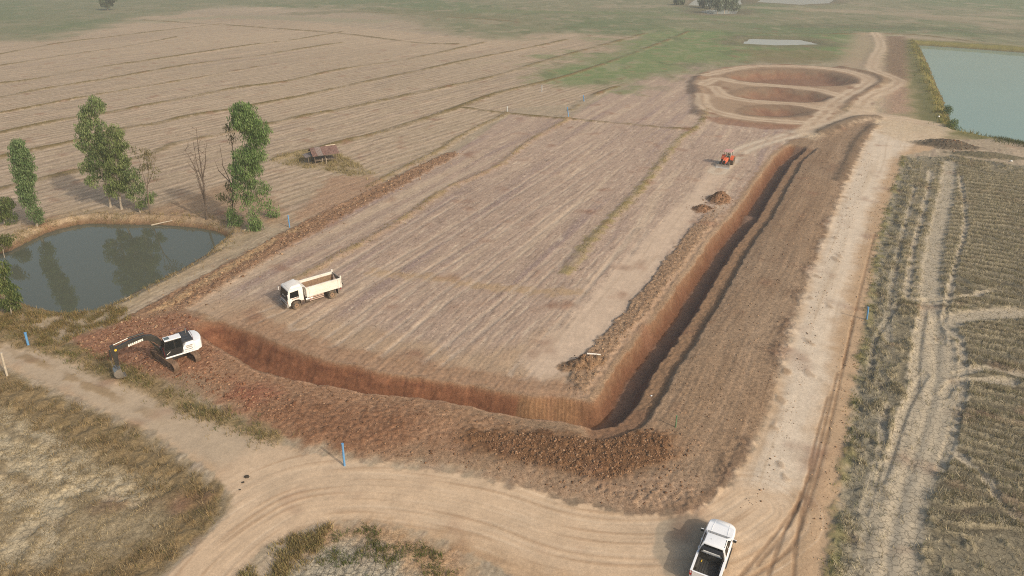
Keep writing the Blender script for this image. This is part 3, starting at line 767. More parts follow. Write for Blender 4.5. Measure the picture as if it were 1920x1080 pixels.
for pit_no, (px, dep) in enumerate(zip(pits, (2.2, 1.8, 1.4))):
    sd, P = area(px, smooth=5, margin=16.0)
    sdn = sd + 0.5 * n_mid
    pr = sstep(0.0, 7.5, sdn)
    H -= pr * dep; mixc(sstep(-0.8, 0.8, sdn), alb(136, 110, 86)); mixc(sstep(0.1, 0.8, pr + 0.35 * n_mid) * 0.7, alb(140, 100, 76))
    mixc(sstep(0.5, 3.0, sdn) * sstep(0.0, 0.7, perlin(X / 1.6, Y / 6, 95) + n_mid * 0.5) * 0.5, alb(122, 84, 64)); REG[sd > 0] = 30 + pit_no
# ---- reservoir bank and smaller waters
RES_Z = -1.3
res_px = [(1722, 85), (1732, 105), (1745, 132), (1760, 168), (1775, 205), (1786, 232), (1800, 254), (1860, 266), (1920, 277), (2100, 310), (2500, 330), (2700, 160), (2300, 118), (1920, 99), (1800, 90)]
P_res = plan(res_px, RES_Z)
sd_res = sdist(X, Y, P_res, 30.0)
out = -sd_res + 0.5 * n_mid
rb = sstep(7, 2, out) * (out < 29)
mixc(sstep(16, 8, out + 2 * n_mid) * (Y > at(0, 262)[1]) * 0.85, alb(146, 130, 92)); mixc(sstep(10, 5, out + 2 * n_mid) * (Y > at(0, 262)[1]) * 0.85, alb(110, 106, 62))
mixc(sstep(5, 2, out + 0.8 * n_mid) * 0.7, alb(140, 126, 62)); H += rb * 0.35 * (out > 0)
mixc(sstep(1.2, 0.2, out) * 0.8, alb(100, 84, 58))
H = np.where(out < 12, np.minimum(H, RES_Z + out / 2.6 * 1.4), H); H = np.maximum(H, -6)
REG[(-sd_res < 12) & (REG < 4)] = 15
pools = [([(1393, 82), (1404, 73), (1500, 75), (1534, 83), (1460, 85)], -0.35), ([(1290, 10), (1310, -6), (1385, -6), (1392, 8), (1340, 12)], -0.35), ([(1312, 22), (1330, 18), (1384, 20), (1380, 26), (1330, 27)], -0.35),
         ([(1420, 4), (1440, -12), (1580, -12), (1555, 6), (1500, 9)], -0.35), ([(-60, 40), (-40, 22), (50, 24), (20, 36)], -0.35)]
POOLS = []
for px, z in pools[:4]:
    P = plan(px, z); POOLS.append((P, z))
    sd = sdist(X, Y, P, 30.0) + 0.8 * n_mid
    mixc(sstep(-16, -5, sd) * 0.55, alb(112, 94, 74)); H = np.where(sd > -10, np.minimum(H, z - sd * 0.12), H)
    mixc(sstep(-2.0, 0.5, sd) * 0.7, alb(96, 84, 66))
sd, _ = area([(1380, 92), (1560, 92), (1600, 110), (1500, 120), (1400, 116)], margin=20)
mixc(sstep(-4, 6, sd + 4 * n_mid) * 0.6, alb(128, 108, 76))

patch([(1500, 243), (1560, 228), (1610, 205), (1640, 200), (1645, 216), (1690, 222), (1740, 228), (1790, 246), (1760, 268), (1700, 268), (1650, 250), (1640, 225), (1560, 240), (1525, 262), (1500, 256)], [(204, 178, 144), (176, 148, 116), (216, 194, 162)], 0.85, 0.0, 1.5)
patch([(1606, 60), (1660, 62), (1650, 125), (1600, 128), (1570, 120)], [(178, 152, 122), (150, 126, 100)], 0.7, 0, 4)
patch([(1662, 68), (1698, 68), (1702, 140), (1690, 195), (1660, 135)], [(132, 104, 80), (104, 80, 62)], 0.85, 0.25, 2.0, flag=4)
patch([(1662, 172), (1690, 160), (1706, 210), (1660, 215)], [(172, 138, 112), (146, 112, 88)], 0.8, 0.1, 2.0, flag=4)
tracks = [[(1325, 142), (1400, 127), (1500, 126), (1580, 134), (1626, 148), (1622, 160), (1570, 190), (1540, 220), (1515, 245)],
          [(1318, 160), (1345, 150), (1400, 158), (1470, 164), (1530, 170), (1572, 180)],
          [(1340, 165), (1360, 182), (1420, 192), (1500, 198), (1545, 206)], [(1316, 180), (1325, 205), (1400, 224), (1500, 232)],
          [(1640, 62), (1652, 84), (1640, 110), (1636, 130), (1662, 142), (1684, 152), (1672, 165), (1628, 186), (1606, 212), (1555, 238), (1510, 250)],
          [(1610, 210), (1640, 216), (1690, 222)], [(1510, 248), (1560, 236), (1620, 222), (1690, 225), (1750, 235)]]
for px in tracks:
    D, T, _ = line(px, margin=8)
    wear = np.clip(0.65 + 0.5 * n_mid + 0.5 * n_big, 0.15, 1)
    mixc(sstep(3.2, 1.0, D + 1.3 * n_mid) * 0.6, alb(190, 161, 130)); mixc(sstep(1.1, 0.3, np.abs(D - 1.1) + 0.5 * n_mid) * 0.75 * wear, alb(208, 182, 150)); setv(ROUGH, sstep(2.6, 1.4, D), 0.25); setv(H, sstep(4.0, 1.5, D) * 0.7, 0.25)
    REG[(D < 2.2) & (REG < 30)] = 6
D, T, _ = line([(1540, 252), (1570, 238), (1610, 224), (1640, 222)], margin=8)
mixc(sstep(2.4, 0.8, D + 0.6 * n_w) * 0.85, alb(110, 90, 70)); H += 0.6 * np.exp(-(D / 1.6) ** 2)
D, T, _ = line([(1640, 235), (1610, 262), (1592, 300), (1575, 340)], margin=6)
mixc(sstep(1.5, 0.5, D + 0.6 * n_w) * 0.7, alb(108, 88, 68)); H += 0.3 * np.exp(-(D / 0.9) ** 2)


# bumps large enough to be seen are in the height field, the rest is in the relief of the material
H += near * ROUGH * 0.022 * n_fine
C = np.clip(C * (1 + 0.05 * n_w * near)[:, None], 0.01, 0.75)

Hg = H.reshape(NR, NC)
def zat(x, y):
    x = np.atleast_1d(np.asarray(x, float)); y = np.atleast_1d(np.asarray(y, float))
    i = np.clip(np.searchsorted(YR, y) - 1, 0, NR - 2); fy = np.clip((y - YR[i]) / (YR[i + 1] - YR[i]), 0, 1)
    u = (x / half_width(y) + 1) / 2 * (NC - 1); j = np.clip(u.astype(int), 0, NC - 2); fx = np.clip(u - j, 0, 1)
    z = (Hg[i, j] * (1 - fx) + Hg[i, j + 1] * fx) * (1 - fy) + (Hg[i + 1, j] * (1 - fx) + Hg[i + 1, j + 1] * fx) * fy
    return z if z.size > 1 else float(z[0])
def grid_val(A, x, y):
    i = np.clip(np.searchsorted(YR, y) - 1, 0, NR - 2); u = (x / half_width(y) + 1) / 2 * (NC - 1); j = np.clip(u.astype(int), 0, NC - 2)
    return A.reshape(NR, NC, -1)[i, j].squeeze()

# ---- soil material: the colour of each soil from the survey, grain, clods and shrinkage cracks from noise
soil, n, l, b = new_mat('soil')
ca = n.new('ShaderNodeAttribute'); ca.attribute_name = 'soil_color'
ra = n.new('ShaderNodeAttribute'); ra.attribute_name = 'lumpiness'
ka = n.new('ShaderNodeAttribute'); ka.attribute_name = 'cracking'
tc = n.new('ShaderNodeTexCoord')
def noise(scale, detail=4, rough=0.6):
    t = n.new('ShaderNodeTexNoise'); t.inputs['Scale'].default_value = scale; t.inputs['Detail'].default_value = detail; t.inputs['Roughness'].default_value = rough
    l.new(tc.outputs['Object'], t.inputs['Vector']); return t
def rmap(sock, a, b_, c, d):
    t = n.new('ShaderNodeMapRange'); t.inputs[1].default_value = a; t.inputs[2].default_value = b_; t.inputs[3].default_value = c; t.inputs[4].default_value = d
    l.new(sock, t.inputs[0]); return t.outputs[0]
def mth(op, a, b_=None):
    t = n.new('ShaderNodeMath'); t.operation = op
    for i, s in enumerate((a, b_)):
        if s is None: continue
        if isinstance(s, (int, float)): t.inputs[i].default_value = s
        else: l.new(s, t.inputs[i])
    return t.outputs[0]
nf_ = noise(3.2, 6, 0.68); nc_ = noise(0.55, 4, 0.6); ng_ = noise(11.0, 3, 0.7)
vo = n.new('ShaderNodeTexVoronoi'); vo.feature = 'DISTANCE_TO_EDGE'; vo.inputs['Scale'].default_value = 2.1
wv = n.new('ShaderNodeVectorMath'); wv.operation = 'ADD'
wsc = n.new('ShaderNodeVectorMath'); wsc.operation = 'SCALE'; wsc.inputs['Scale'].default_value = 0.35
l.new(nf_.outputs['Color'], wsc.inputs[0]); l.new(tc.outputs['Object'], wv.inputs[0]); l.new(wsc.outputs[0], wv.inputs[1])
l.new(wv.outputs[0], vo.inputs['Vector'])
crack = mth('MULTIPLY', rmap(vo.outputs['Distance'], 0.0, 0.075, 1.0, 0.0), ka.outputs['Fac'])
f1 = mth('ADD', mth('MULTIPLY', rmap(nf_.outputs[0], 0.3, 0.7, -0.42, 0.42), mth('ADD', mth('MULTIPLY', ra.outputs['Fac'], 0.9), 0.10)), 1.0)
f2 = rmap(nc_.outputs[0], 0.3, 0.7, 0.92, 1.08)
lump_var = mth('MULTIPLY', rmap(ng_.outputs[0], 0.32, 0.68, -0.5, 0.5), mth('ADD', mth('MULTIPLY', ra.outputs['Fac'], 0.85), 0.12))
fac = mth('MULTIPLY', mth('MULTIPLY', f1, f2), mth('ADD', lump_var, 1.0))
fac = mth('MULTIPLY', fac, mth('SUBTRACT', 1.0, mth('MULTIPLY', crack, 0.5)))  # crack lines darkened: the shade of their depth put into the colour
sc = n.new('ShaderNodeVectorMath'); sc.operation = 'SCALE'
l.new(ca.outputs['Color'], sc.inputs[0]); l.new(fac, sc.inputs['Scale'])
l.new(sc.outputs[0], b.inputs['Base Color'])
b.inputs['Roughness'].default_value = 0.95; b.inputs['Specular IOR Level'].default_value = 0.15
hgt = mth('SUBTRACT', mth('ADD', mth('MULTIPLY', nf_.outputs[0], 0.7), mth('MULTIPLY', ng_.outputs[0], 0.5)), mth('MULTIPLY', crack, 0.8))
bp = n.new('ShaderNodeBump'); bp.inputs['Distance'].default_value = 0.07
l.new(mth('ADD', mth('MULTIPLY', ra.outputs['Fac'], 0.6), 0.12), bp.inputs['Strength'])
l.new(hgt, bp.inputs['Height']); l.new(bp.outputs[0], b.inputs['Normal'])

# ---- cut the sheet into the pieces of the place
pieces = {0: ('ground', 'bare trodden earth and margins between the fields, tracks and ponds', 'ground'),
          1: ('harvested_field', 'wide pale harvested field with grassy bunds behind the pond and the hut', 'field'),
          2: ('harvested_field', 'pinkish tan harvested plot with the white tipper truck, enclosed by the canal', 'field'),
          3: ('grassland', 'far green and tan grassland reaching away to the top of the view', 'grassland'),
          4: ('embankment', 'brown embankment of tipped soil between the dug canal and the pale road', 'embankment'),
          5: ('canal_excavation', 'freshly dug L-shaped canal cut with orange and red earth walls', 'excavation'),
          6: ('haul_track', 'pale haul track of the loader along the canal and round the far pits', 'track'),
          7: ('dirt_road', 'pale dirt road curving from the lower left round to the right and away', 'road'),
          8: ('stubble_field', 'grey-green stubble field with cracked mud ruts right of the dirt road', 'field'),
          9: ('fallow_field', 'dry fallow field with pale tracks in the lower left corner', 'field'),
          10: ('cracked_ground', 'tan dirt and cracked pale mud below the bend of the road', 'ground'),
          11: ('pond_bank', 'dry yellow grassy bank around the small dark pond', 'bank'),
          20: ('spoil_heap', 'brown soil heap beside the haul track, the larger of two', 'heap'),
          21: ('spoil_heap', 'small brown soil heap just below the larger one on the haul track', 'heap'),
          22: ('spoil_heap', 'low heap of clods by the broken white pipe at the canal corner', 'heap'),
          23: ('spoil_heap', 'long dark mound at the top of the stubble field below the reservoir', 'heap'),
          24: ('spoil_heap', 'low grassy mound running right from the long dark mound', 'heap'),
          25: ('spoil_heap', 'small low mound at the left foot of the long dark mound', 'heap'),
          26: ('spoil_heap', 'olive brown mound between the far pits and the road junction', 'heap'),
          13: ('pit_rim', 'flat ring of pinkish earth around the three far pits', 'ground'),
          30: ('dug_pit', 'farthest and widest of the three round earth pits', 'pit'),
          31: ('dug_pit', 'middle one of the three round earth pits', 'pit'),
          32: ('dug_pit', 'nearest and smallest of the three round earth pits', 'pit'),
          15: ('reservoir_bank', 'weedy green and yellow bank of the large reservoir', 'bank')}
ii, jj = np.meshgrid(np.arange(NR - 1), np.arange(NC - 1), indexing='ij')
a0 = (ii * NC + jj).ravel()
quads = np.stack([a0, a0 + 1, a0 + NC + 1, a0 + NC], 1).astype(np.int32)
freg = REG[a0]
V3 = np.stack([X, Y, H], 1)
for rid, (nm, lb, ct) in pieces.items():
    q = quads[freg == rid]
    if not len(q): continue
    used, inv = np.unique(q, return_inverse=True)
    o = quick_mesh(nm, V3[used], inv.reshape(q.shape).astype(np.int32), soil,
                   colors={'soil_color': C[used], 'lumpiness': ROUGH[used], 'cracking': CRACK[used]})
    tag(o, lb, ct, kind='structure')

# ---- water
def water_mat(name, col, rough, bump):
    m, n, l, b = new_mat(name)
    tc = n.new('ShaderNodeTexCoord')
    t = n.new('ShaderNodeTexNoise'); t.inputs['Scale'].default_value = 1.6; t.inputs['Detail'].default_value = 4
    l.new(tc.outputs['Object'], t.inputs['Vector'])
    t2 = n.new('ShaderNodeTexNoise'); t2.inputs['Scale'].default_value = 0.05; t2.inputs['Detail'].default_value = 3
    l.new(tc.outputs['Object'], t2.inputs['Vector'])
    mx = n.new('ShaderNodeMix'); mx.data_type = 'RGBA'; mx.inputs[6].default_value = (*[c * 0.92 for c in col], 1); mx.inputs[7].default_value = (*[c * 1.08 for c in col], 1)
    l.new(t2.outputs[0], mx.inputs[0]); l.new(mx.outputs[2], b.inputs['Base Color'])
    bp = n.new('ShaderNodeBump'); bp.inputs['Strength'].default_value = bump; bp.inputs['Distance'].default_value = 0.02
    l.new(t.outputs[0], bp.inputs['Height']); l.new(bp.outputs[0], b.inputs['Normal'])
    b.inputs['Roughness'].default_value = rough; b.inputs['IOR'].default_value = 1.33; b.inputs['Specular IOR Level'].default_value = 0.5
    return m
def water(name, P, z, mat, grow, label, cat):
    P = np.asarray(P); c = P.mean(0)
    A = 0.5 * np.sum(P[:, 0] * np.roll(P[:, 1], -1) - np.roll(P[:, 0], -1) * P[:, 1])
    d = np.roll(P, -1, 0) - np.roll(P, 1, 0); nn = np.stack([d[:, 1], -d[:, 0]], 1); nn /= np.linalg.norm(nn, axis=1)[:, None]
    if A < 0: nn = -nn
    Q = P + nn * grow
    mb = MB(); k = len(Q)
    top = [(x, y, z) for x, y in Q]; bot = [(x, y, z - 0.15) for x, y in Q]
    mb.loft([bot, top])
    o = mb.build(name, mat); tag(o, label, cat, kind='structure'); return o
w_pond = water_mat('pond_water', (0.085, 0.092, 0.070), 0.0, 0.003)
w_res = water_mat('reservoir_water', (0.19, 0.285, 0.265), 0.06, 0.05)
w_pool = water_mat('pool_water', (0.40, 0.41, 0.40), 0.02, 0.01)  # pale base colour stands in for the bright sky reflection
water('pond_water', P_pond, POND_Z, w_pond, 0.7, 'dark grey-green water of the small pond on the left mirroring trees', 'water')
water('reservoir_water', P_res, RES_Z, w_res, 1.6, 'pale turquoise water of the large reservoir at the right edge', 'water')
pool_lb = ['shallow bright puddle on the dark ground behind the far pits', 'far pool with tree trunks standing in it at the top edge', 'small bright pool in front of the far flooded trees', 'long bright pool cut by the top edge of the view']
for (P, z), lb in zip(POOLS, pool_lb):
    water('pool_water', P, z, w_pool, 2.0, lb, 'water')

# ------------------------------------------------------------------ materials of made things
DUST = tuple(alb(176, 148, 116))
M_white = simple('white_paint', (0.86, 0.87, 0.89), 0.25, var=0.02, coat=0.4, dust=DUST, dust_amt=0.09)
M_truckwhite = simple('dusty_white_paint', (0.82, 0.80, 0.77), 0.45, var=0.05, dust=DUST, dust_amt=0.28)
M_bodywhite = simple('tipper_body_paint', (0.74, 0.72, 0.67), 0.55, var=0.07, dust=DUST, dust_amt=0.32)
M_glass = simple('dark_glass', (0.012, 0.014, 0.015), 0.10, var=0.05, spec=0.10)
M_black = simple('black_plastic', (0.018, 0.018, 0.019), 0.5, var=0.15)
M_liner = simple('bed_liner', (0.035, 0.037, 0.037), 0.7, var=0.2, dust=DUST, dust_amt=0.12, bump=0.2)
M_tyre = simple('tyre_rubber', (0.03, 0.029, 0.027), 0.85, var=0.2, dust=DUST, dust_amt=0.7)
M_steel = simple('bare_steel', (0.42, 0.41, 0.40), 0.38, 0.9, var=0.12, dust=DUST, dust_amt=0.25)
M_rim = simple('wheel_rim', (0.45, 0.44, 0.42), 0.4, 0.6, var=0.1, dust=DUST, dust_amt=0.4)
M_dirty = simple('muddy_steel', tuple(alb(150, 120, 92)), 0.85, 0.0, var=0.25, bump=0.3)
M_shoe = simple('track_shoe', tuple(alb(120, 94, 72)), 0.85, 0.0, var=0.35, bump=0.3)
M_chassis = simple('chassis_paint', (0.07, 0.05, 0.045), 0.7, var=0.2, dust=DUST, dust_amt=0.5)
M_red = simple('red_lamp', (0.45, 0.02, 0.015), 0.2, var=0.05)
M_orange = simple('orange_lamp', (0.8, 0.25, 0.03), 0.25, var=0.05)
M_lamp = simple('clear_lamp', (0.75, 0.76, 0.76), 0.12, var=0.05)
M_chrome = simple('chrome', (0.75, 0.75, 0.75), 0.15, 1.0, var=0.03)
M_exblack = simple('excavator_black', (0.022, 0.024, 0.024), 0.42, var=0.15, dust=DUST, dust_amt=0.08)
M_yellow = simple('yellow_paint', (0.75, 0.50, 0.04), 0.5, var=0.1)
M_maroon = simple('maroon_trim', (0.10, 0.012, 0.02), 0.45, var=0.1)
M_trac = simple('orange_paint', (0.72, 0.13, 0.045), 0.4, var=0.08, dust=DUST, dust_amt=0.2)
M_canopy = simple('faded_pink_canopy', (0.52, 0.29, 0.27), 0.7, var=0.12, dust=DUST, dust_amt=0.25)
M_lettering = simple('dark_lettering', (0.20, 0.08, 0.06), 0.6, var=0.1)
M_wlettering = simple('white_lettering', (0.80, 0.77, 0.72), 0.5, var=0.1)

def wheel(parent, c, r, w, rim_r, name='wheel', mud=False, tread=0):
    mb = MB(); mb.wheel_ring((0, 0, 0), 1, r, w, 28, rim_r, 0.05)
    if tread:
        for k in range(tread):
            t = 2 * math.pi * k / tread
            for sgn in (-1, 1):
                Mx = Matrix.Rotation(-t, 3, 'Y') @ Matrix.Rotation(R(28 * sgn), 3, 'X')
                p = Vector((math.cos(t + (0.5 * math.pi / tread) * sgn) * (r + 0.01), sgn * w * 0.24, math.sin(t + (0.5 * math.pi / tread) * sgn) * (r + 0.01)))
                mb.box(p, (0.07, w * 0.52, 0.07), Mx)
    o = mb.build(name, M_tyre, parent, smooth=True, loc=c)
    mr = MB(); mr.wheel_ring((0, 0, 0), 1, rim_r + 0.005, w * 0.7, 20, 0.0, 0.03)
    mr.build('rim', M_dirty if mud else M_rim, o)
    mh = MB(); mh.wheel_ring((0, 0, 0), 1, rim_r * 0.34, w * 0.86, 10, 0.0, 0.02)
    mh.build('hub', M_chassis, o)
    return o
def quad_panel(parent, name, mat, q, thick=0.012):
    """thin panel standing just proud of the surface through four corners"""
    q = [Vector(p) for p in q]
    nrm = (q[1] - q[0]).cross(q[3] - q[0]).normalized()
    mb = MB(); mb.loft([[p - nrm * 0.01 for p in q], [p + nrm * thick for p in q]])
    return mb.build(name, mat, parent)
def lerp(a, b, t): return Vector(a) + (Vector(b) - Vector(a)) * t
def sub_quad(a, b, c, d, u0, u1, v0, v1):
    def p(u, v): return lerp(lerp(a, b, u), lerp(d, c, u), v)
    return [p(u0, v0), p(u1, v0), p(u1, v1), p(u0, v1)]

# ------------------------------------------------------------------ pickup
def make_pickup(loc, rz):
    t = empty('pickup_truck', loc, rz)
    tag(t, 'white double cab pickup with black bed liner parked at the bottom edge', 'pickup')
    # lower body: rings across the car from nose to tail
    def ring(x, hw, zt, zb=0.42, sh=0.10):
        return [(x, -hw + 0.06, zb), (x, hw - 0.06, zb), (x, hw, zb + 0.18), (x, hw, zt - 0.22), (x, hw - sh * 0.35, zt - 0.07), (x, hw - sh, zt), (x, -hw + sh, zt), (x, -hw + sh * 0.35, zt - 0.07), (x, -hw, zt - 0.22), (x, -hw, zb + 0.18)]
    mb = MB(); mb.loft([ring(2.66, 0.44, 0.86, 0.5, 0.2), ring(2.61, 0.64, 0.95, 0.44, 0.22), ring(2.48, 0.79, 1.01, 0.42, 0.2), ring(2.25, 0.88, 1.06), ring(1.95, 0.92, 1.09), ring(1.5, 0.93, 1.12), ring(1.12, 0.93, 1.16), ring(0.2, 0.93, 1.16), ring(-0.86, 0.93, 1.14)])
    mb.build('body', M_white, t, smooth=True)
    # hood creases
    for s in (-1, 1):
        mc = MB(); mc.tube([(1.18, 0.52 * s, 1.165), (1.8, 0.50 * s, 1.125), (2.35, 0.44 * s, 1.045)], 0.007, 6); mc.build('hood_crease', M_white, t, smooth=True)
    # greenhouse
    b0 = [(1.16, -0.84, 1.13), (1.16, 0.84, 1.13), (-0.84, 0.86, 1.13), (-0.84, -0.86, 1.13)]
    b1 = [(0.36, -0.66, 1.72), (0.36, 0.66, 1.72), (-0.66, 0.68, 1.74), (-0.66, -0.68, 1.74)]
    b2 = [(0.24, -0.60, 1.775), (0.24, 0.60, 1.775), (-0.56, 0.62, 1.79), (-0.56, -0.62, 1.79)]
    mb = MB(); mb.loft([b0, b1, b2]); mb.build('cab', M_white, t, bevel=0.05, smooth=True)
    quad_panel(t, 'windshield', M_glass, sub_quad(b0[0], b0[1], b1[1], b1[0], 0.06, 0.94, 0.06, 0.93))
    quad_panel(t, 'rear_window', M_glass, sub_quad(b0[2], b0[3], b1[3], b1[2], 0.08, 0.92, 0.15, 0.9))
    for s, (i, j) in ((1, (1, 2)), (-1, (3, 0))):
        for u0, u1 in ((0.14, 0.50), (0.54, 0.93)) if s == 1 else ((0.07, 0.46), (0.50, 0.86)):
            quad_panel(t, 'side_window', M_glass, sub_quad(b0[i], b0[j], b1[j], b1[i], u0, u1, 0.08, 0.86))
        quad_panel(t, 'roof_rail', M_black, [(0.2, s * 0.632 - 0.012, 1.775), (0.2, s * 0.632 + 0.012, 1.77), (-0.55, s * 0.652 + 0.012, 1.785), (-0.55, s * 0.652 - 0.012, 1.79)][::s], 0.006)
        m = MB(); m.box((0.92, s * 1.05, 1.18), (0.12, 0.22, 0.15)); mo = m.build('mirror', M_black, t, bevel=0.03)
        m = MB(); m.box((0.965, s * 1.06, 1.20), (0.05, 0.2, 0.14)); m.build('mirror_cap', M_white, mo, bevel=0.015)
        for x in (-0.05, 0.72):
            m = MB(); m.box((x - 0.38, s * 0.935, 0.98), (0.2, 0.03, 0.035)); m.build('door_handle', M_white if s > 0 else M_white, t, bevel=0.01)
        m = MB(); m.box((0.15, s * 0.92, 0.40), (1.9, 0.14, 0.05)); m.build('side_step', M_black, t, bevel=0.015)
    # bed
    for s in (-1, 1):
        prof = [(-0.88, 0.44), (-1.10, 0.44), (-1.16, 0.62), (-1.32, 0.80), (-1.55, 0.86), (-1.78, 0.80), (-1.94, 0.62), (-2.0, 0.48), (-2.58, 0.52), (-2.62, 1.10), (-0.88, 1.12)]
        m = MB(); m.prism(prof, s * 0.93, s * 0.80); m.build('bed_side', M_white, t, bevel=0.02)
        m = MB(); m.box((-1.74, s * 0.845, 1.127), (1.74, 0.14, 0.03)); m.build('bed_rail', M_white, t, bevel=0.01)
        m = MB(); m.box((-1.74, s * 0.775, 0.86), (1.7, 0.03, 0.5)); m.build('bed_liner_side', M_liner, t)
        m = MB(); m.box((-1.55, s * 0.69, 0.76), (0.9, 0.16, 0.26)); m.build('wheel_box', M_liner, t, bevel=0.03)
        m = MB(); m.box((-2.585, s * 0.86, 0.90), (0.09, 0.15, 0.36)); lo = m.build('tail_lamp', M_red, t, bevel=0.02)
        m = MB(); m.box((-2.592, s * 0.86, 0.97), (0.09, 0.10, 0.09)); m.build('reverse_lamp', M_lamp, lo, bevel=0.01)
        m = MB(); m.box((2.36, s * 0.72, 0.84), (0.22, 0.20, 0.12), rot('Z', -40 * s)); m.build('headlamp', M_lamp, t, bevel=0.03)
    m = MB(); m.box((-1.74, 0, 0.62), (1.72, 1.52, 0.05)); m.build('bed_floor', M_liner, t)
    for k in range(7):
        m = MB(); m.box((-1.76, -0.45 + 0.15 * k, 0.652), (1.6, 0.05, 0.02)); m.build('bed_rib', M_liner, t)
    m = MB(); m.box((-0.91, 0, 0.88), (0.07, 1.6, 0.5)); m.build('bed_front_wall', M_liner, t)
    m = MB(); m.box((-2.60, 0, 0.82), (0.07, 1.56, 0.58)); m.box((-2.60, 0, 1.115), (0.10, 1.58, 0.035)); m.build('tailgate', M_white, t, bevel=0.015)
    m = MB(); m.box((-2.555, 0, 0.84), (0.03, 1.46, 0.46)); m.build('tailgate_liner', M_liner, t)
    m = MB(); m.box((-2.72, 0, 0.52), (0.22, 1.74, 0.16)); m.build('rear_bumper', M_black, t, bevel=0.04)
    m = MB(); m.box((2.54, 0, 0.55), (0.16, 1.1, 0.22)); m.build('front_bumper', M_white, t, bevel=0.06)
    m = MB(); m.box((2.62, 0, 0.80), (0.08, 0.9, 0.16)); m.build('grille', M_black, t, bevel=0.02)
    # black sport bar behind the cab with its pale brake light strip
    m = MB()
    m.loft([[(-0.78, y, z) for y, z in ((-0.80, 1.12), (-0.66, 1.62), (0.66, 1.62), (0.80, 1.12), (0.70, 1.12), (0.58, 1.54), (-0.58, 1.54), (-0.70, 1.12))],
            [(-1.06, y, z) for y, z in ((-0.82, 1.12), (-0.67, 1.58), (0.67, 1.58), (0.82, 1.12), (0.72, 1.12), (0.59, 1.50), (-0.59, 1.50), (-0.72, 1.12))]], cap=True)
    sb = m.build('sport_bar', M_black, t, bevel=0.02)
    m = MB(); m.box((-1.09, 0, 1.50), (0.05, 1.06, 0.10)); m.build('light_strip', simple('pale_strip', (0.62, 0.62, 0.60), 0.4), sb, bevel=0.015)
    for s in (-1, 1):
        m = MB(); m.tube([(-1.9, s * 0.70, 1.10), (-1.2, s * 0.70, 1.12), (-1.08, s * 0.72, 1.36)], 0.03, 8); m.build('bar_stay', M_black, sb, smooth=True)
    m = MB(); m.tube([(-0.2, 0.25, 1.79), (-0.24, 0.25, 1.86)], 0.012, 6); m.build('antenna', M_black, t)
    for x in (1.62, -1.55):
        for s in (-1, 1):
            wheel(t, (x, s * 0.80, 0.385), 0.385, 0.25, 0.235)
    # things lying in the bed
    m = MB(); m.tube([(-1.30, 0.52, 0.70), (-1.14, 0.50, 0.74)], 0.03, 8); o = m.build('yellow_bottle', M_yellow, None, smooth=True)
    return t
p = at(1339, 1032, 0.8)
PICK = make_pickup((p[0], p[1], 0), 0)
PICK_RZ = R(90) - R(28)
PICK.rotation_euler = (0, 0, PICK_RZ)
PICK.location.z = zat(p[0], p[1]) + 0.01
bt = bpy.data.objects['yellow_bottle']
Mp = Matrix.Translation(PICK.location) @ Matrix.Rotation(PICK_RZ, 4, 'Z')
bt.matrix_world = Mp
bt.location = Mp.translation; bt.rotation_euler = (0, 0, PICK_RZ)
tag(bt, 'small yellow bottle lying in the black pickup bed', 'bottle')

